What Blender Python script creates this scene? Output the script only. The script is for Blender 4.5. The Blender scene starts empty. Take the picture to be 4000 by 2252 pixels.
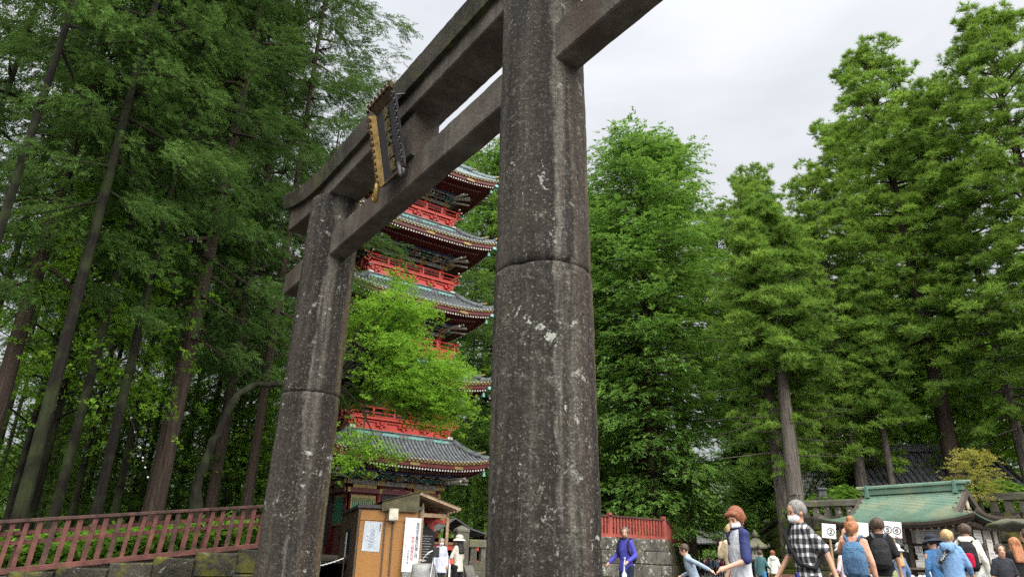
import bpy, bmesh, math, random
import numpy as np
from mathutils import Matrix, Vector, Euler
R = math.radians
rnd = random.Random(7)
rng = np.random.default_rng(11)
scene = bpy.context.scene
col = scene.collection

# ---------------------------------------------------------------- camera
CAM = Vector((9.730, -4.566, 1.0))
YAW, PITCH, ROLL = -0.96268, 0.37766, 0.023685
FPX = 2696.2 / 4000.0            # focal length in picture widths
_f = Vector((math.sin(YAW) * math.cos(PITCH), math.cos(YAW) * math.cos(PITCH), math.sin(PITCH)))
_r = Vector((math.cos(YAW), -math.sin(YAW), 0))
_u = _r.cross(_f)
CR = _r * math.cos(ROLL) + _u * math.sin(ROLL)
CU = -_r * math.sin(ROLL) + _u * math.cos(ROLL)
CF = _f
cd = bpy.data.cameras.new('camera')
cd.sensor_width = 36.0
cd.lens = 36.0 * FPX
cd.clip_start, cd.clip_end = 0.05, 3000
cam = bpy.data.objects.new('camera', cd)
m = Matrix((CR, CU, -CF)).transposed().to_4x4()
m.translation = CAM
cam.matrix_world = m
col.objects.link(cam)
scene.camera = cam

# ---------------------------------------------------------------- sky and light (bright overcast)
SUN_EL, SUN_AZ = R(60), R(105)          # azimuth from +Y towards +X
wd = bpy.data.worlds.new('World'); scene.world = wd; wd.use_nodes = True
nt = wd.node_tree; N = nt.nodes; L = nt.links
N.clear()
out = N.new('ShaderNodeOutputWorld'); bg = N.new('ShaderNodeBackground'); L.new(bg.outputs[0], out.inputs[0])
sky = N.new('ShaderNodeTexSky'); sky.sky_type = 'NISHITA'; sky.sun_disc = False
sky.sun_elevation = SUN_EL; sky.sun_rotation = SUN_AZ; sky.air_density = 1.0; sky.dust_density = 4.0
hsv = N.new('ShaderNodeHueSaturation'); hsv.inputs['Saturation'].default_value = 0.25; hsv.inputs['Value'].default_value = 1.0
L.new(sky.outputs[0], hsv.inputs['Color'])
tc = N.new('ShaderNodeTexCoord')
sep = N.new('ShaderNodeSeparateXYZ'); L.new(tc.outputs['Generated'], sep.inputs[0])
# cloud deck: a standard overcast sky, (1 + 2 sin h) / 3, with soft cloud structure
mr = N.new('ShaderNodeMapRange'); mr.inputs[1].default_value = -0.05; mr.inputs[2].default_value = 1.0
mr.inputs[3].default_value = 0.62; mr.inputs[4].default_value = 1.42
L.new(sep.outputs[2], mr.inputs[0])
mp = N.new('ShaderNodeMapping'); mp.inputs['Scale'].default_value = (1.0, 1.0, 2.6); L.new(tc.outputs['Generated'], mp.inputs[0])
nz = N.new('ShaderNodeTexNoise'); nz.inputs['Scale'].default_value = 2.1; nz.inputs['Detail'].default_value = 5; nz.inputs['Roughness'].default_value = 0.52
nz.inputs['Distortion'].default_value = 0.35
L.new(mp.outputs[0], nz.inputs[0])
cr = N.new('ShaderNodeValToRGB'); L.new(nz.outputs[0], cr.inputs[0])
cr.color_ramp.elements[0].position = 0.33; cr.color_ramp.elements[0].color = (0.80, 0.84, 0.91, 1)
cr.color_ramp.elements[1].position = 0.64; cr.color_ramp.elements[1].color = (1.06, 1.085, 1.14, 1)
mul = N.new('ShaderNodeVectorMath'); mul.operation = 'SCALE'; L.new(cr.outputs[0], mul.inputs[0]); L.new(mr.outputs[0], mul.inputs['Scale'])
mul2 = N.new('ShaderNodeVectorMath'); mul2.operation = 'SCALE'; L.new(mul.outputs[0], mul2.inputs[0]); mul2.inputs['Scale'].default_value = 9.0
add = N.new('ShaderNodeMix'); add.data_type = 'RGBA'; add.inputs['Factor'].default_value = 0.9
L.new(hsv.outputs[0], add.inputs['A']); L.new(mul2.outputs[0], add.inputs['B'])
L.new(add.outputs['Result'], bg.inputs['Color'])
bg.inputs['Strength'].default_value = 0.0150
sd = bpy.data.lights.new('sun', 'SUN'); sd.energy = 1.5; sd.angle = R(95); sd.color = (1.0, 0.97, 0.92)
sun = bpy.data.objects.new('sun', sd)
sdir = Vector((math.sin(SUN_AZ) * math.cos(SUN_EL), math.cos(SUN_AZ) * math.cos(SUN_EL), math.sin(SUN_EL)))
sun.rotation_euler = sdir.to_track_quat('Z', 'Y').to_euler(); sun.location = sdir * 60
col.objects.link(sun)
scene.view_settings.view_transform = 'Standard'; scene.view_settings.look = 'None'
scene.view_settings.exposure = 2.68; scene.view_settings.gamma = 1.0
scene.view_settings.use_curve_mapping = False
scene.cycles.max_bounces = 4; scene.cycles.diffuse_bounces = 2; scene.cycles.glossy_bounces = 2
scene.cycles.transmission_bounces = 4; scene.cycles.transparent_max_bounces = 6
scene.cycles.use_adaptive_sampling = True; scene.cycles.adaptive_threshold = 0.016
scene.cycles.use_denoising = False

# ---------------------------------------------------------------- places: a picture point and a distance give a place
def raydir(u, v):
    d = CF + CR * ((u - 2000) / 2696.2) + CU * ((1126 - v) / 2696.2)
    return d
def P(u, v, D):
    d = raydir(u, v); h = math.hypot(d.x, d.y)
    return CAM + d * (D / h)
def PX(u, v, x):
    d = raydir(u, v); return CAM + d * ((x - CAM.x) / d.x)
def PY(u, v, y):
    d = raydir(u, v); return CAM + d * ((y - CAM.y) / d.y)
def G(u, D, z=0.0, v=2200):
    p = P(u, v, D); return Vector((p.x, p.y, z))
def GA(az, D, z=0.0):
    a = R(az); return Vector((CAM.x + D * math.sin(a), CAM.y + D * math.cos(a), z))
def headz(u, v, D):
    return P(u, v, D).z

# ---------------------------------------------------------------- materials
def new_mat(name):
    m = bpy.data.materials.new(name); m.use_nodes = True
    nt = m.node_tree; nt.nodes.clear()
    o = nt.nodes.new('ShaderNodeOutputMaterial'); b = nt.nodes.new('ShaderNodeBsdfPrincipled')
    nt.links.new(b.outputs[0], o.inputs[0])
    return m, nt, b, o
class NT:
    """small node-building helper"""
    def __init__(s, nt): s.nt = nt
    def n(s, t, **k):
        x = s.nt.nodes.new('ShaderNode' + t)
        for a, b in k.items(): setattr(x, a, b)
        return x
    def l(s, a, b): s.nt.links.new(a, b)
    def pos(s, scale=(1, 1, 1), local=False):
        if local: o = s.n('TexCoord').outputs['Object']
        else: o = s.n('NewGeometry').outputs['Position']
        mp = s.n('Mapping'); mp.inputs['Scale'].default_value = scale; s.l(o, mp.inputs[0]); return mp.outputs[0]
    def noise(s, vec, scale, detail=4, rough=0.55, dist=0.0):
        x = s.n('TexNoise'); x.inputs['Scale'].default_value = scale; x.inputs['Detail'].default_value = detail
        x.inputs['Roughness'].default_value = rough; x.inputs['Distortion'].default_value = dist
        s.l(vec, x.inputs['Vector']); return x.outputs[0]
    def vor(s, vec, scale, feature='F1', rand=1.0):
        x = s.n('TexVoronoi'); x.feature = feature; x.inputs['Scale'].default_value = scale; x.inputs['Randomness'].default_value = rand
        s.l(vec, x.inputs['Vector']); return x.outputs[0]
    def ramp(s, fac, stops):
        x = s.n('ValToRGB'); e = x.color_ramp.elements
        while len(e) < len(stops): e.new(0.5)
        for i, (p, c) in enumerate(stops):
            e[i].position = p
            if not hasattr(c, '__len__'): c = (c, c, c)
            e[i].color = (c[0], c[1], c[2], 1)
        s.l(fac, x.inputs[0]); return x.outputs[0]
    def mix(s, fac, a, b, mode='MIX'):
        x = s.n('Mix'); x.data_type = 'RGBA'; x.blend_type = mode
        for sock, val in ((x.inputs['Factor'], fac), (x.inputs['A'], a), (x.inputs['B'], b)):
            if hasattr(val, 'is_linked') or hasattr(val, 'links'): s.l(val, sock)
            elif hasattr(val, '__len__'): sock.default_value = (val[0], val[1], val[2], 1)
            else: sock.default_value = val
        return x.outputs['Result']
    def math(s, op, a, b=0.0, clamp=False):
        x = s.n('Math'); x.operation = op; x.use_clamp = clamp
        for i, v in ((0, a), (1, b)):
            if hasattr(v, 'links'): s.l(v, x.inputs[i])
            else: x.inputs[i].default_value = v
        return x.outputs[0]
    def bump(s, h, bsdf, strength=0.4, dist=0.02):
        x = s.n('Bump'); x.inputs['Strength'].default_value = strength; x.inputs['Distance'].default_value = dist
        s.l(h, x.inputs['Height']); s.l(x.outputs[0], bsdf.inputs['Normal'])
MATS = {}
def plain(name, c, rough=0.6, metal=0.0, var=0.25, scale=6.0, bump=0.0, bscale=None, local=False, stretch=(1, 1, 1), spec=None):
    """a colour with mottling and fine relief"""
    if name in MATS: return MATS[name]
    m, nt, b, o = new_mat(name); h = NT(nt)
    v = h.pos(stretch, local); n = h.noise(v, scale, 5, 0.6)
    lo = [x * (1 - var) for x in c]; hi = [min(1, x * (1 + var)) for x in c]
    h.l(h.ramp(n, [(0.3, lo), (0.7, hi)]), b.inputs['Base Color'])
    b.inputs['Roughness'].default_value = rough; b.inputs['Metallic'].default_value = metal
    if spec is not None: b.inputs['Specular IOR Level'].default_value = spec
    if bump: h.bump(h.noise(v, bscale or scale * 6, 4), b, bump, 0.02)
    MATS[name] = m; return m

def stone_mat(name, dark, mid, light, streak=0.0, lichen=0.5, moss=0.0, mosscol=(0.10, 0.12, 0.015), bump=0.5, grain=60.0, warm=0.0, faces=False):
    m, nt, b, o = new_mat(name); h = NT(nt)
    v = h.pos(); vs = h.pos((7.0, 7.0, 0.28))
    big = h.noise(v, 1.3, 6, 0.6)
    fine = h.noise(v, grain, 3, 0.6)
    c = h.ramp(big, [(0.30, dark), (0.5, mid), (0.72, light)])
    if streak > 0:
        s1 = h.noise(vs, 0.9, 6, 0.62, 0.4)
        s2 = h.noise(h.pos((2.2, 2.2, 0.10)), 1.0, 3, 0.5, 0.3)
        f = h.math('MULTIPLY', h.ramp(s1, [(0.42, 0.0), (0.62, 1.0)]), h.ramp(s2, [(0.36, 0.25), (0.58, 1.0)]))
        f = h.math('MULTIPLY', f, streak)
        c = h.mix(f, c, (0.011, 0.010, 0.010))
        s3 = h.noise(h.pos((5.0, 5.0, 0.16)), 1.3, 4, 0.55, 0.2)
        f3 = h.math('MULTIPLY', h.ramp(s3, [(0.57, 0.0), (0.70, 1.0)]), 0.65 * streak)
        c = h.mix(f3, c, [min(1, x * 1.45 + 0.03) for x in light])
    if warm > 0:
        s4 = h.noise(h.pos((1.2, 1.2, 0.12)), 1.1, 2, 0.5)
        f4 = h.math('MULTIPLY', h.ramp(s4, [(0.50, 0.0), (0.66, 1.0)]), warm)
        c = h.mix(f4, c, (0.070, 0.046, 0.033))
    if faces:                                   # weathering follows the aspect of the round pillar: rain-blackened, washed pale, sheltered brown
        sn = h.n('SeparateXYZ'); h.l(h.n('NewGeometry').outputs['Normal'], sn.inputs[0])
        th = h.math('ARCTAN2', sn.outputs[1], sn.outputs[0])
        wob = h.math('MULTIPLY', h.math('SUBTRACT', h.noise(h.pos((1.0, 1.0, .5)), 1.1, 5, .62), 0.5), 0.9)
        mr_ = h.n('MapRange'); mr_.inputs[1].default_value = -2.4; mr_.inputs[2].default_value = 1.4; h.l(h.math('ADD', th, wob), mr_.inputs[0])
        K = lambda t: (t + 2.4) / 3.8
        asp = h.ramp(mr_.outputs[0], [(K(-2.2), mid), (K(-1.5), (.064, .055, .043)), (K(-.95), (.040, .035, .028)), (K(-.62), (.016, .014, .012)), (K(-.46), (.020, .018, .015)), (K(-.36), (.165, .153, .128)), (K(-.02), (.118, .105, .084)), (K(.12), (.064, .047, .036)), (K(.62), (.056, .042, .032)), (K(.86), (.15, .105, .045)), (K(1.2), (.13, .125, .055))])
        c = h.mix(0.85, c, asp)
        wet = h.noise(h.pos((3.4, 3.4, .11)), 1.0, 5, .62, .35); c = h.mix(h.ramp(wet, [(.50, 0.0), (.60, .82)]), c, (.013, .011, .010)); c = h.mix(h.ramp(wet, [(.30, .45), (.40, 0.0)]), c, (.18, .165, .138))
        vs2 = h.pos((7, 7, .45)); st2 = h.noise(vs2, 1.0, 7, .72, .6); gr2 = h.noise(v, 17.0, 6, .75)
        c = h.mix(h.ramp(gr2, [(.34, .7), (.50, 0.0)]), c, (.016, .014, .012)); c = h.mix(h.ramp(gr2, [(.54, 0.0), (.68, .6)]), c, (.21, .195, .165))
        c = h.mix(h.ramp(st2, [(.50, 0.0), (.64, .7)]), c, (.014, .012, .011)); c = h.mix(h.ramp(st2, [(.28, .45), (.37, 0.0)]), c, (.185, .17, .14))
    c = h.mix(h.math('MULTIPLY', h.ramp(fine, [(0.35, 1.0), (0.62, 0.0)]), 0.55), c, [x * 0.35 for x in dark])
    if lichen > 0:
        msk = h.noise(v, 1.1, 4, 0.6); f1 = h.noise(v, 5.5, 7, 0.72, 0.3); f2 = h.noise(v, 34.0, 4, 0.7)
        k1 = h.math('MULTIPLY', h.ramp(f1, [(0.635 - 0.045 * lichen, 0.0), (0.675 - 0.045 * lichen, 1.0)]), h.ramp(msk, [(0.44, 0.0), (0.60, 1.0)]))
        k2 = h.math('MULTIPLY', h.ramp(f2, [(0.61, 0.0), (0.67, 1.0)]), h.ramp(msk, [(0.36, 0.10), (0.62, 0.9)]))
        k = h.math('MULTIPLY', h.math('MAXIMUM', k1, h.math('MULTIPLY', k2, 0.8)), lichen, True)
        c = h.mix(k, c, (0.36, 0.37, 0.33))
    if moss > 0:
        mm = h.noise(v, 2.3, 6, 0.65, 0.5)
        k = h.ramp(mm, [(0.62 - 0.3 * moss, 0.0), (0.74 - 0.3 * moss, 1.0)])
        c = h.mix(h.math('MULTIPLY', k, min(1.0, moss * 1.6)), c, h.mix(h.noise(v, 30, 2), [x * 0.6 for x in mosscol], [x * 1.5 for x in mosscol]))
    h.l(c, b.inputs['Base Color']); b.inputs['Roughness'].default_value = 0.92; b.inputs['Specular IOR Level'].default_value = 0.25
    hh = h.math('ADD', h.math('MULTIPLY', fine, 0.5), h.math('MULTIPLY', h.noise(v, 9.0, 6, 0.65), 0.9))
    h.bump(hh, b, bump, 0.03)
    return m

def leaf_mat(name, dark, light, trans, tr=0.45, scale=0.55, rough=0.55):
    m = bpy.data.materials.new(name); m.use_nodes = True
    nt = m.node_tree; nt.nodes.clear(); h = NT(nt)
    o = h.n('OutputMaterial')
    n = h.noise(h.pos(), scale, 3, 0.6)
    isl = h.n('NewGeometry').outputs['Random Per Island']
    obi = h.n('ObjectInfo').outputs['Random']
    f = h.math('ADD', h.math('MULTIPLY', n, 0.75), h.math('MULTIPLY', isl, 0.30))
    f = h.math('ADD', f, h.math('MULTIPLY', obi, 0.14))
    c = h.ramp(f, [(0.36, dark), (0.60, [(a + b) / 2 for a, b in zip(dark, light)]), (0.84, light)])
    d = h.n('BsdfDiffuse'); h.l(c, d.inputs['Color'])
    t = h.n('BsdfTranslucent'); h.l(h.mix(0.5, c, trans), t.inputs[0])
    ms = h.n('MixShader'); ms.inputs[0].default_value = tr
    h.l(d.outputs[0], ms.inputs[1]); h.l(t.outputs[0], ms.inputs[2]); h.l(ms.outputs[0], o.inputs[0])
    return m

def bark_mat(name, dark, light, moss=0.0):
    m, nt, b, o = new_mat(name); h = NT(nt)
    v = h.pos((9, 9, 0.55), True); n = h.noise(v, 1.6, 6, 0.65, 0.6); big = h.noise(h.pos((1, 1, .4), False), 0.9, 4)
    c = h.ramp(n, [(0.30, [x * 0.35 for x in dark]), (0.45, dark), (0.70, light)])
    c = h.mix(h.ramp(big, [(0.4, 0.0), (0.65, 0.6)]), c, [x * 0.55 for x in light])
    if moss: c = h.mix(h.math('MULTIPLY', h.ramp(h.noise(h.pos(), 1.4, 5), [(0.45, 0.0), (0.62, 1.0)]), moss), c, (0.05, 0.07, 0.02))
    h.l(c, b.inputs['Base Color']); b.inputs['Roughness'].default_value = 0.9; b.inputs['Specular IOR Level'].default_value = 0.2
    h.bump(n, b, 0.9, 0.06)
    return m

def ink_mat(name, c, rough=0.7):
    if name in MATS: return MATS[name]
    m, nt, b, o = new_mat(name); b.inputs['Base Color'].default_value = (*c, 1); b.inputs['Roughness'].default_value = rough
    MATS[name] = m; return m

# ---------------------------------------------------------------- mesh building
class MB:
    """collects shapes; build() links them as ONE mesh object"""
    def __init__(s): s.v = []; s.f = []; s.mi = []; s.cur = 0
    def add(s, vs, fs):
        o = len(s.v); s.v.extend([tuple(x) for x in vs]); s.f.extend([tuple(i + o for i in f) for f in fs]); s.mi.extend([s.cur] * len(fs)); return s
    def box(s, c, size, M=None, taper=1.0):
        x, y, z = [a / 2 for a in size]
        vs = [Vector((sx * x * (taper if sz > 0 else 1), sy * y * (taper if sz > 0 else 1), sz * z)) for sz in (-1, 1) for sy in (-1, 1) for sx in (-1, 1)]
        if M is not None: vs = [M @ q for q in vs]
        vs = [q + Vector(c) for q in vs]
        return s.add(vs, [(0, 2, 3, 1), (4, 5, 7, 6), (0, 1, 5, 4), (2, 6, 7, 3), (0, 4, 6, 2), (1, 3, 7, 5)])
    def bar(s, a, b, w, h, up=Vector((0, 0, 1))):
        a, b = Vector(a), Vector(b); d = b - a; L = d.length
        if L < 1e-6: return s
        d = d / L; up = Vector(up)
        sd = d.cross(up)
        if sd.length < 1e-4: sd = d.cross(Vector((1, 0, 0)))
        sd.normalize(); u = sd.cross(d)
        M = Matrix((sd, d, u)).transposed()
        return s.box((a + b) / 2, (w, L, h), M)
    def tube(s, pts, rad, n=8, cap=True):
        pts = [Vector(q) for q in pts]
        if not hasattr(rad, '__len__'): rad = [rad] * len(pts)
        rings = []; ref = None
        for i, q in enumerate(pts):
            t = (pts[min(i + 1, len(pts) - 1)] - pts[max(i - 1, 0)]).normalized()
            if ref is None: ref = Vector((1, 0, 0)) if abs(t.x) < 0.9 else Vector((0, 1, 0))
            a = (ref - t * ref.dot(t)).normalized(); b = t.cross(a); ref = a
            rings.append([q + (a * math.cos(2 * math.pi * k / n) + b * math.sin(2 * math.pi * k / n)) * rad[i] for k in range(n)])
        vs = [x for r in rings for x in r]; fs = []
        for i in range(len(pts) - 1):
            for k in range(n):
                k2 = (k + 1) % n; fs.append((i * n + k, i * n + k2, (i + 1) * n + k2, (i + 1) * n + k))
        if cap: fs.append(tuple(range(n - 1, -1, -1))); fs.append(tuple((len(pts) - 1) * n + k for k in range(n)))
        return s.add(vs, fs)
    def loft(s, rings, cap=True, closed=True):
        n = len(rings[0]); vs = [Vector(x) for r in rings for x in r]; fs = []
        for i in range(len(rings) - 1):
            for k in range(n if closed else n - 1):
                k2 = (k + 1) % n; fs.append((i * n + k, i * n + k2, (i + 1) * n + k2, (i + 1) * n + k))
        if cap and closed: fs.append(tuple(range(n - 1, -1, -1))); fs.append(tuple((len(rings) - 1) * n + k for k in range(n)))
        return s.add(vs, fs)
    def prism(s, poly, h0, h1, M=None):
        """polygon in local x,y extruded from z=h0 to h1, moved by the 4x4 M"""
        n = len(poly); vs = [Vector((x, y, h0)) for x, y in poly] + [Vector((x, y, h1)) for x, y in poly]
        if M is not None: vs = [M @ q for q in vs]
        fs = [tuple(range(n - 1, -1, -1)), tuple(range(n, 2 * n))] + [(k, (k + 1) % n, n + (k + 1) % n, n + k) for k in range(n)]
        return s.add(vs, fs)
    def sheet(s, grid):
        nr, nc = len(grid), len(grid[0]); vs = [x for r in grid for x in r]
        return s.add(vs, [(i * nc + k, i * nc + k + 1, (i + 1) * nc + k + 1, (i + 1) * nc + k) for i in range(nr - 1) for k in range(nc - 1)])
    def ball(s, c, r, nu=10, nv=7, M=None):
        c = Vector(c); rr = r if hasattr(r, '__len__') else (r, r, r)
        rings = []
        for j in range(nv + 1):
            a = -math.pi / 2 + math.pi * j / nv; ca = max(0.02, math.cos(a))
            ring = [Vector((rr[0] * ca * math.cos(2 * math.pi * k / nu), rr[1] * ca * math.sin(2 * math.pi * k / nu), rr[2] * math.sin(a))) for k in range(nu)]
            if M is not None: ring = [M @ q for q in ring]
            rings.append([q + c for q in ring])
        return s.loft(rings)
    def mesh(s, name, mats, smooth=False):
        me = bpy.data.meshes.new(name); me.from_pydata([tuple(q) for q in s.v], [], s.f)
        if not isinstance(mats, (list, tuple)): mats = [mats]
        for m in mats: me.materials.append(m)
        if len(mats) > 1: me.polygons.foreach_set('material_index', s.mi)
        if smooth: me.polygons.foreach_set('use_smooth', [True] * len(me.polygons))
        me.update(); return me
    def build(s, name, mats, parent=None, smooth=False, loc=None, rot=None, bevel=0.0, sharp=None):
        me = s.mesh(name, mats, smooth)
        if sharp: me.set_sharp_from_angle(angle=R(sharp))
        return link(name, me, parent, loc, rot, bevel)
def link(name, me, parent=None, loc=None, rot=None, bevel=0.0):
    o = bpy.data.objects.new(name, me); col.objects.link(o)
    if parent is not None: o.parent = parent
    if loc is not None: o.location = loc
    if rot is not None: o.rotation_euler = rot
    if bevel:
        b = o.modifiers.new('bevel', 'BEVEL'); b.width = bevel; b.segments = 2; b.limit_method = 'ANGLE'
    return o
def empty(name, loc=(0, 0, 0), rz=0.0):
    o = bpy.data.objects.new(name, None); col.objects.link(o); o.location = loc; o.rotation_euler = (0, 0, rz); o.empty_display_size = 0.2
    return o
def tag(o, label=None, cat=None, group=None, kind=None):
    if label: o['label'] = label
    if cat: o['category'] = cat
    if group: o['group'] = group
    if kind: o['kind'] = kind
    return o
def copy_tree(o, parent=None):
    c = o.copy(); col.objects.link(c)
    if parent is not None: c.parent = parent
    for ch in o.children: copy_tree(ch, c)
    return c
_ws = bpy.data.scenes.new('workbench')        # an empty side scene in which single objects are evaluated quickly
def evaluated_mesh(o):
    _ws.collection.objects.link(o); vl = _ws.view_layers[0]; vl.update()
    me = bpy.data.meshes.new_from_object(o.evaluated_get(vl.depsgraph)); bpy.data.objects.remove(o); return me
def text(name, body, size, mat, parent, loc, rot, ext=0.0, align='CENTER', sx=1.0, spacing=1.0, bold=0.0):
    c = bpy.data.curves.new(name, 'FONT'); c.body = body; c.size = size; c.extrude = ext; c.align_x = align; c.align_y = 'CENTER'
    c.space_line = spacing; c.resolution_u = 2; c.materials.append(mat); c.offset = bold
    me = evaluated_mesh(bpy.data.objects.new(name, c)); bpy.data.curves.remove(c)
    me.name = name
    if not me.materials: me.materials.append(mat)
    o = link(name, me, parent, loc, rot); o.scale = (sx, 1, 1)
    return o
from mathutils import noise as mnoise
# ================================================================ the ground
ASPH = plain('asphalt', (0.085, 0.082, 0.078), 0.9, var=0.35, scale=3.0, bump=0.4, bscale=90)
SOIL = plain('forest_soil', (0.035, 0.028, 0.018), 0.95, var=0.5, scale=2.0, bump=0.6, bscale=20)
def gz(x, y):
    if y < -4.2: return -0.75
    if y < -2.4: return -0.75 * min(1, (-2.4 - y) / 1.4)
    d = math.hypot(x - CAM.x, y - CAM.y)
    return 0.2 * min(1.0, max(0.0, (d - 40) / 40.0))
xs = [-900, -300, -120, -80, -60, -45, -30, -20, -12, -6, 0, 6, 12, 20, 40, 100, 300, 900]
ys = [-900, -300, -100, -40, -12, -4.25, -4.15, -3.6, -3.0, -2.45, -2.35, 0, 6, 12, 20, 30, 40, 50, 65, 85, 120, 300, 900]
g = MB(); g.sheet([[Vector((x, y, gz(x, y))) for x in xs] for y in ys]); gr = g.build('ground', ASPH); tag(gr, kind='structure')
st = MB()
for i in range(5):
    st.box((4.0, -2.42 - 0.36 * i - 0.18, -0.15 * i - 0.30), (15.6, 0.36, 0.58))
STEPST = stone_mat('step_stone', (0.07, 0.066, 0.06), (0.12, 0.115, 0.10), (0.19, 0.18, 0.16), lichen=0.3, moss=0.2)
tag(st.build('stone_stairs', STEPST), kind='structure')

# ================================================================ the stone torii
TST = stone_mat('torii_stone', (0.036, 0.030, 0.023), (0.088, 0.075, 0.058), (0.168, 0.150, 0.122), streak=1.0, lichen=0.9, moss=0.12, mosscol=(0.085, 0.075, 0.02), bump=1.0, grain=42, warm=0.8, faces=True)
TBE = stone_mat('torii_beam_stone', (0.050, 0.043, 0.036), (0.105, 0.092, 0.076), (0.185, 0.166, 0.140), streak=0.35, lichen=0.14, moss=0.0, bump=0.6, grain=40, warm=0.7)
TKA = stone_mat('torii_coping_stone', (0.026, 0.023, 0.018), (0.056, 0.050, 0.040), (0.105, 0.096, 0.080), streak=0.35, lichen=0.25, moss=0.40, mosscol=(0.075, 0.080, 0.018), bump=0.9, grain=40, warm=0.35)
S_, RAD, TAP, LEAN = 3.86, 0.576, 0.0049, 0.01277
NZB, NZT, NH = 6.876, 7.431, 0.19
SZB, SH = 8.31, 0.34
tor = empty('stone_torii', (0, 0, 0)); tag(tor, 'huge weathered granite torii gate with two round pillars', 'torii')
def nz3(x, y, z, s): return mnoise.noise(Vector((x * s, y * s, z * s)))
def drum(side, z0, z1, name, parent, extra=0.0, seed=0.0, chip=None):
    n, k = 84, int((z1 - z0) / 0.055)
    rings = []
    for i in range(k + 1):
        z = z0 + (z1 - z0) * i / k
        r = RAD - TAP * z + extra
        e = min(z - z0, z1 - z)
        r -= 0.012 * max(0, 1 - e / 0.03) ** 2 if e < 0.03 else 0
        cx = side * (S_ - LEAN * z)
        ring = []
        for j in range(n):
            a = 2 * math.pi * j / n; ca, sa = math.cos(a), math.sin(a)
            q = nz3(ca * 1.2 + seed, sa * 1.2, z, 2.2) * 0.010 + nz3(ca * .6 + seed, sa * .6, z, 9.0) * 0.005 + nz3(ca * .6 + seed, sa * .6, z, 24.0) * 0.0035
            rr = r + q
            if chip:
                for (az, zc, w, hh, dp) in chip:
                    da = (a - az + math.pi) % (2 * math.pi) - math.pi
                    t = (da / w) ** 2 + ((z - zc - 0.05 * math.sin(3 * a)) / hh) ** 2
                    if t < 1: rr -= dp * (1 - t) ** 0.5 * (0.8 + 0.6 * nz3(a * 3, z * 4, seed, 2.0))
            ring.append(Vector((cx + rr * ca, rr * sa, z)))
        rings.append(ring)
    b = MB(); b.loft(rings)
    o = b.build(name, TST, parent, smooth=True)
    return o
# the joints between lower and upper stones, from the photograph
JR, JL = PX(2110, 1010, 4.25).z, PX(1240, 1530, -3.27).z
camR = math.atan2(CAM.y, CAM.x - 3.86)
drum(1, -0.3, JR - 0.004, 'pillar', tor, 0.012, 1.0, [(camR + 0.1, JR - .03, 0.62, 0.07, 0.05), (camR - .45, JR - .02, .2, .05, .04)])
drum(1, JR + 0.004, SZB + 0.02, 'pillar_upper_stone', tor, 0.0, 4.0, [(camR + 0.05, JR + .03, 0.55, 0.075, 0.07), (camR + .62, JR + .03, .16, .09, .04)])
drum(-1, -0.3, JL - 0.004, 'pillar', tor, 0.010, 7.0, [(-0.55, JL - .02, .5, .05, .03)])
drum(-1, JL + 0.004, SZB + 0.02, 'pillar_upper_stone', tor, 0.0, 11.0, [(0.2, JL + .03, .25, .07, .03)])
for s in (-1, 1):
    b = MB(); b.tube([(s * S_, 0, -0.28), (s * S_, 0, 0.03), (s * S_, 0, 0.13), (s * S_, 0, 0.17)], [1.0, 0.98, 0.86, 0.6], 40); b.build('pillar_base', TST, tor, True)
def rough_box(name, x0, x1, y0, y1, zfun0, zfun1, mat, nx=40, amp=0.006, seed=0.0, shear=0.0):
    """a dressed block along X with slightly uneven faces and worn edges"""
    rings = []; m_ = 4
    for i in range(nx + 1):
        t = i / nx; x = x0 + (x1 - x0) * t
        za, zb = zfun0(x), zfun1(x); cr_ = 0.022
        sec = []
        pts = [(y0 + cr_, za), (y1 - cr_, za), (y1, za + cr_), (y1, zb - cr_), (y1 - cr_, zb), (y0 + cr_, zb), (y0, zb - cr_), (y0, za + cr_)]
        full = []
        for a in range(8):
            p, q = pts[a], pts[(a + 1) % 8]; kk = 5 if a % 2 == 0 else 1
            for c in range(kk): full.append((p[0] + (q[0] - p[0]) * c / kk, p[1] + (q[1] - p[1]) * c / kk))
        for (y, z) in full:
            d = nz3(x + seed, y, z, 3.0) * amp + nz3(x + seed, y, z, 14.0) * amp * 0.7
            yy = y + (d if y > (y0 + y1) / 2 else -d); zz = z + (d if z > (za + zb) / 2 else -d)
            sec.append(Vector((x + shear * (z - za) * (1 if i == nx else (-1 if i == 0 else 0)), yy, zz)))
        rings.append(sec)
    b = MB(); b.loft(rings); return b.build(name, mat, tor, True, sharp=28)
rough_box('nuki_beam', -6.22, 6.22, -NH, NH, lambda x: NZB, lambda x: NZT, TBE, 120, seed=2.0)
sori = lambda x: 0.62 * max(0.0, (abs(x) - 3.4) / 3.1) ** 2.0
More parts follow.
